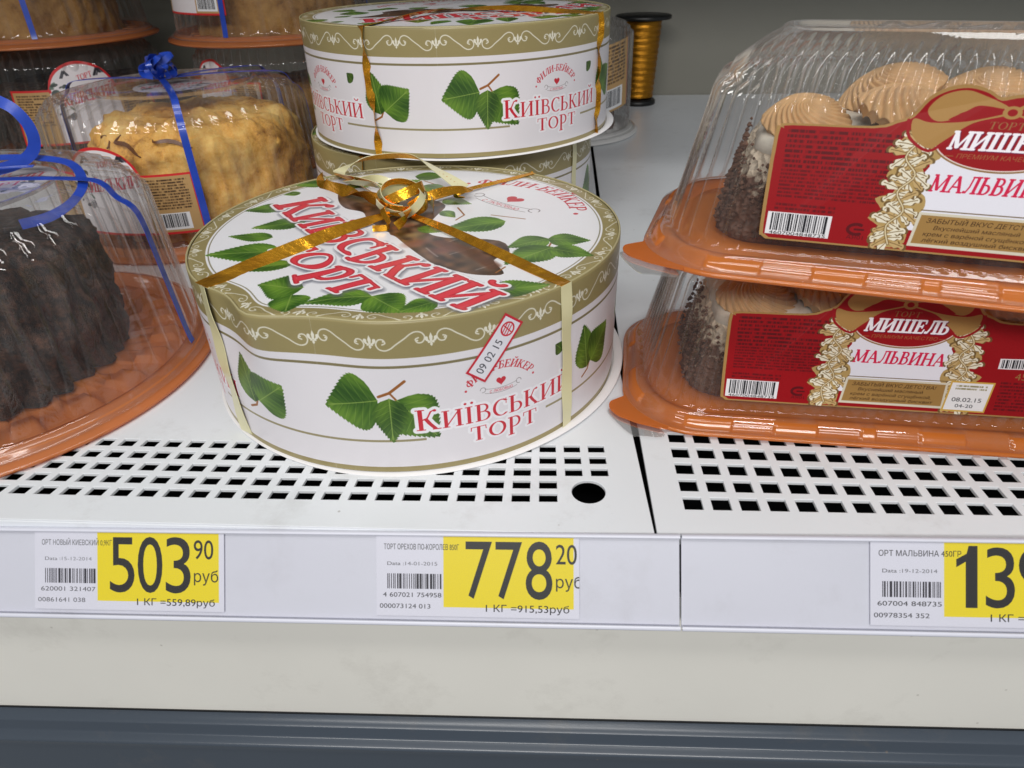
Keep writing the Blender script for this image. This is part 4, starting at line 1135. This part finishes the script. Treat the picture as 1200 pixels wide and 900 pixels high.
def dome_container(loc, label, R, Rt, h, mat_tray='amber', labels=(), sticker=True, rib_dirs=(), bow=None, wid=.55, knot=(0, 0), clear='clear', seedz=0, stk=(0, 0), group='round clear dome cake containers'):
    t = thing('dome_container', label, 'cake container', loc, 0, group)
    V, F = tray_mesh(R); mesh('tray', V, F, M[mat_tray], t, True)
    Rb = R - 1.05; P = dome_profile(Rb, Rt, h)
    n = NR * 10
    def rib(a, k): return P[k][2] * .25 * (abs(sin(a * NR / 2)) ** .8 - .55)
    V, F = lathe([(p[0], p[1]) for p in P], n, rib)
    V.append((0, 0, P[-1][1])); c = len(V) - 1; b = (len(P) - 1) * n
    F += [(b + i, b + (i + 1) % n, c) for i in range(n)]
    mesh('dome', V, F, M[clear], t, True)
    ztop = P[-1][1]; zr = max(p[1] for p in P)
    pr_ = sorted([(p[1], p[0]) for p in P[4:18]])
    def rad(z):
        for k in range(len(pr_) - 1):
            if pr_[k][0] <= z <= pr_[k + 1][0]:
                f = (z - pr_[k][0]) / (pr_[k + 1][0] - pr_[k][0] + 1e-9); return pr_[k][1] * (1 - f) + pr_[k + 1][1] * f
        return pr_[-1][1]
    if sticker:
        V, F = lathe([(0.01, ztop - .04), (2.0, ztop - .04), (3.25, ztop - .04)], 48)
        V = [(x + stk[0], y + stk[1], z) for x, y, z in V]
        mesh('top_sticker', V, F, M['topsticker'], t, True, uv=[(.5 + ((x - stk[0]) * cos(.5) + (y - stk[1]) * sin(.5)) / 7.2, .5 + ((y - stk[1]) * cos(.5) - (x - stk[0]) * sin(.5)) / 7.2) for x, y, z in V])
    for (dg, z0, sc_) in labels:
        V = []; uv = []; nu, nv = 44, 8
        for i in range(nu + 1):
            u = i / nu; x = u * 15
            top = 5.3 if (x < 4.2 or x > 10.8) else 5.2 + 2.5 * sqrt(max(0, 1 - ((x - 7.5) / 3.3) ** 2))
            for j in range(nv + 1):
                v = top * j / nv; z = z0 + v * sc_; r = rad(z) + .12
                a = radians(dg) + (x - 7.5) * sc_ / 11.0
                V.append((r * sin(a), -r * cos(a), z)); uv.append((u, v / 8))
        F = [(i * (nv + 1) + j, (i + 1) * (nv + 1) + j, (i + 1) * (nv + 1) + j + 1, i * (nv + 1) + j + 1) for i in range(nu) for j in range(nv)]
        mesh('label', V, F, M['domelabel'], t, True, uv=uv)
    kx, ky = knot
    for dg in rib_dirs:
        A = radians(dg); P3 = []; N3 = []
        e = [(-3.0, zr + .05)] + [(r0, z0) for z0, r0 in [(zr + .03, rad(99) - 1.6), (zr - .15, rad(99) - .2)]] if False else None
        path = []
        rt = rad(h - .6)
        for u in np.linspace(0, 1, 10)[:-1]: path.append((u * (rt - 1.2), zr + .12 + .15 * sin(pi * u), 0))
        path.append((rt - .7, zr + .02, 1)); path.append((rt - .1, zr - .35, 1)); path.append((rt + .25, zr - .95, 2))
        for z in np.linspace(zr - 1.6, 1.45, 9): path.append((rad(z) + .22, z, 2))
        path.append((R - .85, 1.0, 2))
        for i, (r, z, m_) in enumerate(path):
            f = max(0, 1 - r / (rt - 1.2))
            P3.append((kx * f + r * sin(A), ky * f - r * cos(A), z))
            N3.append((0, 0, 1) if m_ == 0 else ((.6 * sin(A), -.6 * cos(A), .8) if m_ == 1 else (sin(A), -cos(A), .15)))
        V, F, mi = strip_data(spline(P3, 3), [N3[min(len(N3) - 1, int(i / 3 + .5))] for i in range((len(P3) - 1) * 3 + 1)], wid, .035)
        mesh('ribbon', V, F, M['blue'], t, True)
    if bow:
        rnd = random.Random(seedz); segs = []
        for k in range(bow):
            a = k * 2 * pi / bow * 1.0 + rnd.uniform(-.3, .3); L = rnd.uniform(1.3, 2.0); hh = rnd.uniform(.9, 1.9)
            q = [(0, 0, 0), (L * .5, .1, hh * .9), (L * .95, .15, hh * .8), (L * .95, .3, hh * .3), (L * .4, .25, .15)]
            ca, sa = cos(a), sin(a)
            q = [(kx + x * ca - y * sa, ky + x * sa + y * ca, zr + .2 + z) for x, y, z in q]
            segs.append(strip_data(spline(q, 6), (0, .3, 1), .55, .035, twist=lambda u: 1.2 * u))
        for k in range(4):
            a = rnd.uniform(0, 6.28); q = [(kx, ky, zr + .2), (kx + .9 * cos(a), ky + .9 * sin(a), zr + 1.2), (kx + 1.4 * cos(a + .8), ky + 1.4 * sin(a + .8), zr + 2.0), (kx + .4 * cos(a + 1.5), ky + .4 * sin(a + 1.5), zr + 1.9)]
            segs.append(strip_data(spline(q, 6), (cos(a), sin(a), .3), .5, .035))
        ribbon('bow', segs, [M['blue'], M['blue']], t)
    return t, zr

def cake_mat(name, c1, c2, c3, scale=60, rough=.75, bump=.8, holes=0.0, sp=.45):
    m, nt, p, out = new_mat(name)
    tc = nt.nodes.new('ShaderNodeTexCoord')
    n = nt.nodes.new('ShaderNodeTexNoise'); n.inputs['Scale'].default_value = scale; n.inputs['Detail'].default_value = 10; n.inputs['Roughness'].default_value = .78
    nt.links.new(tc.outputs['Object'], n.inputs['Vector'])
    r = nt.nodes.new('ShaderNodeValToRGB'); e = r.color_ramp.elements
    e[0].position = .32; e[1].position = .70; e[0].color = srgb(*c1); e[1].color = srgb(*c3)
    k = e.new(sp); k.color = srgb(*c2)
    nt.links.new(n.outputs[0], r.inputs[0]); nt.links.new(r.outputs[0], p.inputs['Base Color'])
    n2 = nt.nodes.new('ShaderNodeTexNoise'); n2.inputs['Scale'].default_value = scale * 7; n2.inputs['Detail'].default_value = 4
    nt.links.new(tc.outputs['Object'], n2.inputs['Vector'])
    b = nt.nodes.new('ShaderNodeBump'); b.inputs['Strength'].default_value = bump; b.inputs['Distance'].default_value = .0012
    nt.links.new(n2.outputs[0], b.inputs['Height']); nt.links.new(b.outputs[0], p.inputs['Normal'])
    p.inputs['Roughness'].default_value = rough
    p.inputs['Subsurface Weight'].default_value = .1; p.inputs['Subsurface Radius'].default_value = (.006, .003, .002); p.inputs['Subsurface Scale'].default_value = .3
    return m
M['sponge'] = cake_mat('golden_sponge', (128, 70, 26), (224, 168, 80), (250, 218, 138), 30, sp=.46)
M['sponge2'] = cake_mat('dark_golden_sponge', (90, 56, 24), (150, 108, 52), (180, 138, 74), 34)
M['choc'] = cake_mat('dark_chocolate_cake', (10, 6, 5), (30, 19, 15), (104, 70, 52), 190, rough=.5)
M['choccrumb'] = cake_mat('chocolate_crumb', (60, 38, 28), (98, 66, 50), (138, 100, 78), 160, rough=.7, bump=1)
M['drizzle'] = simple('chocolate_drizzle', (104, 62, 32), .3, bump=.3, bscale=100)

def lumpy(name, label, loc, r, h, mat, seed, rough_=.35, ridges=0, cat='cake', top_soft=1.2, squeeze=1.0, drizzle=False):
    t = thing(name, label, cat, loc)
    N = 360 if ridges else 200; prof = []
    nz = 22
    for k in range(nz + 1): prof.append((1.0, k / nz))
    L = []
    prm = [(r + .15 - .15 * (k / nz), h * (k / nz), 1) for k in range(nz + 1)]
    prm = [(q[0] - (top_soft * (max(0, (q[1] / h - .8)) / .2) ** 2), q[1], 1) for q in prm]
    rt = prm[-1][0]
    prm += [(rt * f, h + .25 * (1 - f), 0) for f in (.9, .75, .6, .45, .3, .15, .02)]
    for (rr, z, sd) in prm:
        ring = []
        for i in range(N):
            a = 2 * pi * i / N
            v = Vector((cos(a) * rr * .45, sin(a) * rr * .45, z * .45 + seed * 7))
            d = noise.fractal(v, 1.0, 2.0, 4) * rough_ + noise.noise(v * 7) * rough_ * .22
            q = rr + d * (1 if sd else .2)
            if ridges and sd:
                p = a * ridges / (2 * pi) + noise.noise(Vector((a * 3, z * .3, seed))) * .7
                fr = p - math.floor(p)
                q += .72 * (abs(fr - .5) * 2) ** .6 * (1 + .5 * noise.noise(Vector((math.floor(p) * 3.1, z * .4, 2)))) - .12
            ring.append((q * cos(a), q * sin(a) * squeeze, z + (d * .9 if not sd or z > h * .9 else 0)))
        L.append(ring)
    V, F = rings(L); F.append(tuple(range(len(V) - N, len(V))))
    mesh('cake_body', V, F, M[mat], t, True)
    if drizzle:
        segs = []; rnd = random.Random(seed)
        for (d0, d1, zf0, zf1) in ((-22, -6, .97, .84), (4, 22, .96, .88), (-34, -28, .97, .88)):
            P = []; Nn = []
            for i in range(11):
                u = i / 10; a = radians(d0 + (d1 - d0) * u + 3 * sin(u * 5 + d0) - 90); z = h * (zf0 + (zf1 - zf0) * u + .015 * sin(u * 9 + d0))
                rr = r + .18 + .2 * sin(u * 7) - top_soft * (max(0, z / h - .8) / .2) ** 2
                P.append((rr * cos(a), rr * sin(a), z)); Nn.append((cos(a), sin(a), .3))
            segs.append(strip_data(P, Nn, lambda u: .05 + .26 * sin(pi * u), .12))
        Vd, Fd, mi = merge(segs); mesh('drizzle', Vd, Fd, M['drizzle'], t, True)
    return t

# front left: dark cake
D1 = (-39.9, 12.6, 0)
tD1, _ = dome_container(D1, 'big clear ribbed dome on an amber tray at the left front, blue curled ribbon', 13.3, 11.2, 11.3, labels=[], rib_dirs=(98, -100), bow=None, stk=(3.0, 2.4))
lumpy('chocolate_cake', 'dark ridged chocolate cake inside the front left clear dome', (D1[0] - .8, D1[1] - .3, .5), 8.1, 7.4, 'choc', 1, .5, ridges=34, top_soft=1.6)
t = tD1
def crv(P, w_, nrm=(0, 0, 1), tw=None, n=7): return strip_data(spline(P, n), nrm, w_, .035, twist=tw)
ZT = 11.45
ribbon('ribbon_tail', [crv([(2.0, 2.0, ZT - .1), (4.0, 3.4, ZT + .2), (4.9, 4.1, ZT + .9), (5.0, 4.3, ZT + 2.0), (4.5, 4.3, ZT + 3.0), (3.6, 4.4, ZT + 3.5)], .62, (.7, -.7, .2)),
    crv([(-1.5, 2.6, ZT), (2.0, 4.4, ZT + .3), (6.5, 4.0, ZT + .2), (9.0, 1.6, ZT - .2), (9.7, -.5, ZT - .6), (9.4, -2.2, ZT - .9), (8.4, -3.2, ZT - 1.0)], .5, (.3, -.4, 1), lambda u: -.9 * sm(.6, 1, u)),
    crv([(-6.0, 1.5, ZT + .1), (-3, 1.2, ZT + .2), (.7, 1.4, ZT + .15), (3.6, 2.6, ZT + .2), (5.2, 3.2, ZT + .15)], .45, (0, 0, 1))], [M['blue'], M['blue']], t)

# middle: golden sponge
D2 = (-39.0, 41.0, 0)
_, z2 = dome_container(D2, 'clear ribbed dome with a golden cake and blue ribbon bow, behind the front left dome', 12.8, 10.7, 12.0, labels=[(-8, 2.2, .9)], rib_dirs=(28, -92, 150, 120), bow=7, knot=(-1.2, .6), seedz=4)
lumpy('sponge_cake', 'golden yellow sponge cake with dark chocolate streaks inside the middle dome', (D2[0] + 1.6, D2[1] - .6, .5), 8.9, 9.0, 'sponge', 3, .7, top_soft=2.0, drizzle=True)

# back row, bottom: two dark cakes; on top of them two sponge cakes
D3 = (-65.0, 66.0, 0); D4 = (-38.6, 67.0, 0)
_, z3 = dome_container(D3, 'clear dome standing on the shelf at far left, with a tan and red label', 12.2, 9.6, 12.9, labels=[(37, 3.0, 1.1)], bow=None, sticker=False)
lumpy('chocolate_cake', 'very dark cake inside the far left lower dome, behind its tan label', (D3[0], D3[1], .5), 8.4, 8.0, 'choc', 5, .5, ridges=26)
_, z4 = dome_container(D4, 'clear dome in shade behind the golden cake, under another container', 12.2, 9.6, 12.9, labels=[(-30, 4.5, .9)], rib_dirs=(), bow=None, sticker=False)
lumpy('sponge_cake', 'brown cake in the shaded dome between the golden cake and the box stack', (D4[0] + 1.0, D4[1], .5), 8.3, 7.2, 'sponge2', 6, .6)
D5 = (-66.0, 66.0, z3 + .02); D6 = (-38.0, 65.5, z4 + .02)
dome_container(D5, 'upper dome container at the top left corner, amber tray and blue ribbon', 11.9, 9.6, 11, labels=[], rib_dirs=(26, -80), bow=None)
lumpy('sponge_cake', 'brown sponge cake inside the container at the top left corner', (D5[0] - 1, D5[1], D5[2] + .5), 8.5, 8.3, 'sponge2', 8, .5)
dome_container(D6, 'upper dome container next to the box stack, label with barcode beside its blue ribbon', 11.9, 9.6, 11, labels=[(-40, 3.0, .9)], rib_dirs=(-7, 100), bow=None)
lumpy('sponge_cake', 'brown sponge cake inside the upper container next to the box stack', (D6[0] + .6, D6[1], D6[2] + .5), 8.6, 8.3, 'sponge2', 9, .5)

# far back right of the stack: white based dome
D7 = (-4.6, 74.5, 0)
M['tanlabel'] = simple('tan_label', (176, 142, 98), .5, var=.12, vscale=150)
t7, z7 = dome_container(D7, 'tall clear container on a white base behind the stack of round boxes', 10.0, 8.3, 13.6, mat_tray='whiteplastic', sticker=False, group=None)
V = []; uv = []
for i in range(9):
    for j in range(5):
        a = radians(30 + i * 4.2); z = 3.3 + j * 1.9; r = 9.0 - (z - 1.5) * .035
        V.append((r * sin(a), -r * cos(a), z + i * .10)); uv.append((.74 + .25 * i / 8, .03 + .6 * j / 4))
mesh('label', V, [(i * 5 + j, (i + 1) * 5 + j, (i + 1) * 5 + j + 1, i * 5 + j + 1) for i in range(8) for j in range(4)], M['domelabel'], t7, True, uv=uv)
lumpy('crumb_cake', 'brown crumb cake inside the white-based container at the back', (D7[0], D7[1], .5), 6.8, 5.6, 'choccrumb', 12, .5)

# ribbon spool
t = thing('ribbon_spool', 'gold foil ribbon wound on a tall black plastic spool, against the back wall', 'spool', (6.9, 91.5, 0))
V, F = lathe([(0, 0), (2.6, 0), (2.7, .1), (2.7, .5), (2.4, .8), (1.6, .95), (0, .95)], 48); mesh('spool_base', V, F, M['black'], t)
V, F = lathe([(0, 11.6), (3.9, 11.6), (4.05, 11.7), (4.05, 12.0), (3.9, 12.15), (0, 12.2)], 48); mesh('spool_flange', V, F, M['black'], t)
pf = [(1.9, .95)]
for k in range(60): pf.append((2.2 + .5 * (k / 60) + .06 * (k % 2) + .05 * sin(k * 1.3), 1.0 + k * .176))
pf.append((1.9, 11.6)); V, F = lathe(pf, 56); mesh('wound_ribbon', V, F, M['goldspool'], t)

# ------------------------------------------------------------------ long containers with the red label
def rrect(a, b, r, per_cm=3.0, ns=None):
    """points and outward normals round a rounded rectangle, starting mid-front"""
    r = min(r, a * .99, b * .99)
    segs = []
    L = [('l', (0, -b), (a - r, -b), (0, -1)), ('c', (a - r, -b + r), -90), ('l', (a, -b + r), (a, b - r), (1, 0)), ('c', (a - r, b - r), 0), ('l', (a - r, b), (-a + r, b), (0, 1)), ('c', (-a + r, b - r), 90), ('l', (-a, b - r), (-a, -b + r), (-1, 0)), ('c', (-a + r, -b + r), 180), ('l', (-a + r, -b), (0, -b), (0, -1))]
    out = []
    cnt = ns or [24, 16, 18, 16, 48, 16, 18, 16, 24]
    for q, n in zip(L, cnt):
        for i in range(n):
            f = i / n
            if q[0] == 'l': out.append((q[1][0] + (q[2][0] - q[1][0]) * f, q[1][1] + (q[2][1] - q[1][1]) * f, q[3][0], q[3][1]))
            else:
                t = radians(q[2] + 90 * f); out.append((q[1][0] + r * cos(t), q[1][1] + r * sin(t), cos(t), sin(t)))
    return out

LA, LB, LR, LH = 12.6, 6.75, 4.0, 9.25
NS = [108, 54, 45, 54, 216, 54, 45, 54, 108]     # nine samples to a flute
def loaf_container(loc, rotz, label, lx=.25):
    t = thing('loaf_container', label, 'cake container', loc, rotz, 'long clear containers with red labels')
    # tray
    lv = [(-3.2, .9), (-2.4, .9), (-1.9, .85), (-1.75, .6), (-1.5, .6), (-1.35, .75), (-1.05, .95), (-.75, .95), (-.5, .62), (-.42, .42), (-.1, .38), (.02, .34), (.04, .2), (-.1, .12), (-.8, .1)]
    base = rrect(LA, LB, LR, ns=NS)
    L = []
    for k, (off, z) in enumerate(lv):
        ring = rrect(LA + off, LB + off, LR + off * .6, ns=NS); rr = []
        s = 0
        for i, (x, y, nx, ny) in enumerate(ring):
            blk = 1 if (i // 27) % 2 else 0
            dz = 0; do = 0
            if k in (7, 8, 9): do = .16 * blk; dz = (-.06 if k == 7 else (.05 if k == 8 else .0)) * blk
            rr.append((x + nx * do, y + ny * do, z + dz))
        L.append(rr)
    V, F = rings(L); n = len(L[0]); F.append(tuple(range(n))[::-1]); mesh('tray', V, F, M['orange'], t, True)
    # corner tab of the tray and clear tab of the lid
    for (nm, m, z, P) in (('tray_tab', M['orange'], .36, [(-10.2, -6.3), (-11.5, -6.3), (-12.4, -5.9), (-12.9, -5.6), (-13.3, -5.0), (-13.3, -4.4), (-12.9, -4.0), (-12.5, -3.6), (-12.3, -2.6)]),
                          ('lid_tab', M['clearlid'], .20, [(-10.4, -6.8), (-11.6, -7.1), (-12.2, -7.0), (-13.3, -5.4), (-13.3, -4.8), (-12.4, -4.0)])):
        P = smooth(P, 4); V = [(x, y, z) for x, y in P] + [(x, y, z - .05) for x, y in P]; n = len(P)
        F = [tuple(range(n)), tuple(range(2 * n - 1, n - 1, -1))] + [(i, i + n, (i + 1) % n + n, (i + 1) % n) for i in range(n)]
        mesh(nm, V, F, m, t, False)
    # lid: flange, fluted wall, scalloped shoulder, raised frame, flat top
    lv = [(.0, .44, 0, 0), (-.35, .50, 0, 0), (-.62, .80, 0, 0), (-.78, 1.10, 0, 0), (-1.08, 1.12, 0, 0), (-1.16, 1.25, .5, 0), (-1.2, 1.6, 1, 0)]
    for k in range(1, 8): lv.append((-1.2 - 1.15 * k / 7, 1.6 + 5.2 * k / 7, 1, 0))
    lv += [(-2.40, 7.05, 1.1, .05), (-2.50, 7.26, 1.2, .12), (-2.66, 7.44, 1.3, .20), (-2.88, 7.56, 1.3, .26), (-3.02, 7.62, 1.2, .26), (-3.06, 7.78, 1.1, .22), (-3.14, 7.94, 1.0, .2), (-3.3, 8.06, .9, .18), (-3.36, 8.18, .7, .12), (-3.5, 8.34, .5, .05), (-3.75, 8.6, .15, 0), (-4.1, 8.9, 0, 0), (-4.45, 9.14, 0, 0), (-4.75, 9.28, 0, 0), (-4.85, 9.46, 0, 0), (-5.0, 9.54, 0, 0), (-5.2, 9.54, 0, 0), (-5.32, 9.42, 0, 0), (-5.7, 9.4, 0, 0), (-6.3, 9.4, 0, 0)]
    L = []
    for (off, z, am, sc_) in lv:
        ring = rrect(LA + off, LB + off, max(.35, LR + off * .55), ns=NS); rr = []
        for i, (x, y, nx, ny) in enumerate(ring):
            f = abs(sin(pi * (i % 9) / 9.0)) ** .8
            front_ = (ny < -.99 and abs(x) < 8.0)
            a_ = am * .32 * (f - .5)
            if front_ and z < 7.0: a_ *= .3
            rr.append((x + nx * a_, y + ny * a_, z + sc_ * (f - .5)))
        L.append(rr)
    V, F = rings(L); n = len(L[0]); F.append(tuple(range((len(L) - 1) * n, len(L) * n)))
    mesh('lid', V, F, M['clearlid'], t, True)
    # label lies on the sloping front wall
    out = label_outline(); bm = bmesh.new(); uvl = bm.loops.layers.uv.new("UVMap")
    def place(x, y):
        x = x * 1.07 + lx; z = 1.75 + y * 1.01; off = -1.2 - 1.15 * (z - 1.6) / 5.2
        return (x, -(LB + off) - .17 - .10 * max(0, z - 6.4), z)
    vs = [bm.verts.new([c * S for c in place(x, y)]) for x, y in out]
    f = bm.faces.new(vs)
    for lp, (x, y) in zip(f.loops, out): lp[uvl].uv = ((x + 7.7) / 15.4, y / 6.6)
    bmesh.ops.triangulate(bm, faces=[f])
    me = bpy.data.meshes.new('label'); bm.to_mesh(me); bm.free(); me.materials.append(M['redlabel'])
    o = bpy.data.objects.new('label', me); col.objects.link(o); o.parent = t
    m = o.modifiers.new('s', 'SOLIDIFY'); m.thickness = .03 * S; m.offset = 0
    # raised lettering on the lid top
    cu = bpy.data.curves.new("tmp", 'FONT'); cu.body = "Мишель"; cu.size = 3.4 * S; cu.shear = .3; cu.extrude = .05 * S; cu.bevel_depth = .03 * S
    ob = bpy.data.objects.new("tmp", cu); me = bpy.data.meshes.new_from_object(ob)
    bpy.data.objects.remove(ob); bpy.data.curves.remove(cu)
    me.materials.clear(); me.materials.append(M['clearlid'])
    o = bpy.data.objects.new('raised_lettering', me); col.objects.link(o); o.parent = t; o.location = Vector((-4.5, -1.0, 9.46)) * S
    return t

M['rollside'] = None
def roll_material():
    m, nt, p, out = new_mat('crumbed_roll')
    tc = nt.nodes.new('ShaderNodeTexCoord'); sx = nt.nodes.new('ShaderNodeSeparateXYZ'); nt.links.new(tc.outputs['Object'], sx.inputs[0])
    n = nt.nodes.new('ShaderNodeTexNoise'); n.inputs['Scale'].default_value = 190; n.inputs['Detail'].default_value = 4
    nt.links.new(tc.outputs['Object'], n.inputs['Vector'])
    # crumbs thin out upwards and bare cream shows at the top edge
    a = nt.nodes.new('ShaderNodeMath'); a.operation = 'MULTIPLY_ADD'; a.inputs[1].default_value = 20.0; a.inputs[2].default_value = -.14
    nt.links.new(sx.outputs['Z'], a.inputs[0])
    n3 = nt.nodes.new('ShaderNodeTexNoise'); n3.inputs['Scale'].default_value = 40; nt.links.new(tc.outputs['Object'], n3.inputs['Vector'])
    b = nt.nodes.new('ShaderNodeMath'); b.operation = 'MULTIPLY_ADD'; b.inputs[1].default_value = .5; nt.links.new(n3.outputs[0], b.inputs[0]); nt.links.new(a.outputs[0], b.inputs[2])
    g = nt.nodes.new('ShaderNodeMath'); g.operation = 'SUBTRACT'; nt.links.new(b.outputs[0], g.inputs[0]); nt.links.new(n.outputs[0], g.inputs[1])
    r = nt.nodes.new('ShaderNodeValToRGB'); e = r.color_ramp.elements
    e[0].position = -0.0 if False else .02; e[0].color = srgb(104, 72, 56); e[1].position = .20; e[1].color = srgb(226, 212, 190)
    nt.links.new(g.outputs[0], r.inputs[0])
    v = nt.nodes.new('ShaderNodeTexVoronoi'); v.inputs['Scale'].default_value = 320; nt.links.new(tc.outputs['Object'], v.inputs['Vector'])
    mx = nt.nodes.new('ShaderNodeMix'); mx.data_type = 'RGBA'; mx.blend_type = 'MULTIPLY'; mx.inputs[0].default_value = .55
    cr = nt.nodes.new('ShaderNodeValToRGB'); cr.color_ramp.elements[0].color = (1.6, 1.5, 1.4, 1); cr.color_ramp.elements[1].color = (.55, .5, .48, 1)
    nt.links.new(v.outputs['Color'], cr.inputs[0]); nt.links.new(r.outputs[0], mx.inputs[6]); nt.links.new(cr.outputs[0], mx.inputs[7])
    nt.links.new(mx.outputs[2], p.inputs['Base Color'])
    bp = nt.nodes.new('ShaderNodeBump'); bp.inputs['Strength'].default_value = 1; bp.inputs['Distance'].default_value = .0015
    nt.links.new(v.outputs['Distance'], bp.inputs['Height']); nt.links.new(bp.outputs[0], p.inputs['Normal'])
    p.inputs['Roughness'].default_value = .65
    return m
M['rollside'] = roll_material()

def rosette_data(R, H, seed):
    rnd = random.Random(seed); N = 220; L = []; K = 60
    turns = 1.15; arms = 22
    for k in range(K + 1):
        u = k / K
        if u < .10: r = R * (.90 + .10 * (u / .10)); z = H * .22 * (u / .10)
        else:
            v = (u - .10) / .90; r = R * (1 - v) + .02; z = H * (.22 + .78 * (1 - (r / R) ** 2.3))
        ring = []
        for i in range(N):
            a = 2 * pi * i / N
            q = r / R
            ph = arms * (a + 2.5 * max(0, 1 - q) ** 1.15) + .6 * sin(a * 2 + seed)
            f = abs(sin(ph * .5)) ** .55
            am = .24 * (min(1, q * 1.6) ** .8) * (1 - .55 * max(0, q - .9) * 10 * 0)
            rr = r * (1 + .03 * sin(a * 2 + seed) + .02 * sin(a * 5 + seed * 2)) + (.13 * (f - .6) if u < .5 else .04 * (f - .6))
            ring.append((rr * cos(a), rr * sin(a), z + am * (f - .75) + .12 * sin(a + seed) * q))
        L.append(ring)
    V, F = rings(L); F.append(tuple(range(len(V) - N, len(V)))); return V, F

def cream_roll(loc, rotz, label, seed):
    t = thing('cream_roll', label, 'cake', loc, rotz, None)
    # crumbed body: rounded bar with rough skin
    a, b, h = 9.6, 4.3, 4.7
    tap = lambda x, z: x * (1 - .12 * max(0, z) / h * min(1, abs(x) / 6)); L = []
    NSb = [60, 26, 34, 26, 120, 26, 34, 26, 60]
    lv = [(-.3, 0), (0, .25)] + [(0.0 - .02 * k, .25 + (h - 1.2) * k / 16) for k in range(1, 17)] + [(-.5, h - .5), (-.85, h - .2), (-1.3, h), (-2.2, h + .05), (-3.3, h + .05)]
    for (off, z) in lv:
        rr = []
        for (x, y, nx, ny) in rrect(a + off, b + off, max(.5, 1.9 + off * .6), ns=NSb):
            v = Vector((x, y, z)); d = noise.noise(v * 2.6 + Vector((seed, 0, 0))) * .16 + noise.noise(v * .8) * .22 + random.uniform(-.06, .06)
            rr.append((tap(x + nx * d, z), y + ny * d, z + d * .3))
        L.append(rr)
    V, F = rings(L); n = len(L[0]); F.append(tuple(range((len(L) - 1) * n, len(L) * n)))
    mesh('cake_body', V, F, M['rollside'], t, True)
    # cream layer
    lv = [(-.6, 3.7), (-.30, 4.0), (-.40, 4.5), (-1.0, 4.92), (-2.4, 4.96)]
    L = []
    for (off, z) in lv:
        L.append([(tap(x, z) + nx * (.12 * noise.noise(Vector((x, y, z)))), y + ny * .1 * noise.noise(Vector((y, x, z + 4))), z + .15 * noise.noise(Vector((x * .7, y * .7, seed)))) for (x, y, nx, ny) in rrect(a + off, b + off, 1.6, ns=NSb)])
    V, F = rings(L); n = len(L[0]); F.append(tuple(range((len(L) - 1) * n, len(L) * n)))
    mesh('cream_layer', V, F, M['white_cream'], t, True)
    V, F = rosette_data(2.85, 1.65, seed); first = None
    for k, (x, yy, zz, q) in enumerate(((-6.3, -1.9, 4.7, .68), (-2.3, -1.7, 4.75, .86), (1.4, -1.4, 4.75, .76), (5.0, -1.6, 4.7, .78), (-2.6, 2.3, 5.3, .80), (1.2, 2.4, 5.2, .78), (5.0, 2.2, 5.2, .78))):
        if first is None:
            first = mesh('rosette', V, F, M['coffee'], t, True); o = first
        else:
            o = first.copy(); col.objects.link(o); o.parent = t
        o.location = Vector((x, yy, zz)) * S; o.rotation_euler = (.10 * sin(k * 1.7) + .22, .12 * sin(k * 2.1), k * 1.1); o.scale = (q * (1 + .05 * sin(k * 3)), q * (1 - .04 * sin(k * 2)), q * (1.15 + .08 * sin(k)))
    # loose crumbs stuck on the end and side
    rnd = random.Random(seed); Vc = []; Fc = []
    P_ = rrect(a, b, 1.9, ns=NSb)
    for q in range(2600):
        x, y, nx, ny = P_[rnd.randrange(len(P_))]
        if ny > .5: continue
        z = rnd.uniform(.05, 1) ** .8 * 4.3
        if z > 2.6 and rnd.random() < (z - 2.6) * .55: continue
        s = rnd.uniform(.05, .15)
        c = (tap(x + nx * .12, z), y + ny * .12, z); bI = len(Vc)
        for d in ((1, 0, 0), (-1, 0, 0), (0, 1, 0), (0, -1, 0), (0, 0, 1), (0, 0, -1)):
            Vc.append((c[0] + d[0] * s * rnd.uniform(.6, 1.3), c[1] + d[1] * s * rnd.uniform(.6, 1.3), c[2] + d[2] * s * rnd.uniform(.6, 1.3)))
        for f in ((0, 2, 4), (2, 1, 4), (1, 3, 4), (3, 0, 4), (2, 0, 5), (1, 2, 5), (3, 1, 5), (0, 3, 5)): Fc.append(tuple(bI + i for i in f))
    mesh('chocolate_crumbs', Vc, Fc, M['choccrumb'], t, False, kind='stuff')
    return t

def place_loaf(cx, cy, z, yaw, lab1, lab2, seed):
    a = radians(yaw); x = cx + LA * cos(a) - LB * sin(a); y = cy + LA * sin(a) + LB * cos(a)
    loaf_container((x, y, z), a, lab1, .35 if z < 5 else .75)
    cream_roll((x + .2 * cos(a), y + .2 * sin(a), z + .92), a, lab2, seed)
place_loaf(-1.0, 7.0, .02, -4.5, 'lower long clear container with orange tray and red label, standing on the right panel', 'crumbed cream roll inside the lower long container, its rosettes hardly seen', 2)
place_loaf(-1.2, 7.3, 9.03, -15, 'upper long clear container with red label, tilted across the lower one', 'crumbed cream roll with tan rosettes inside the upper long container', 5)
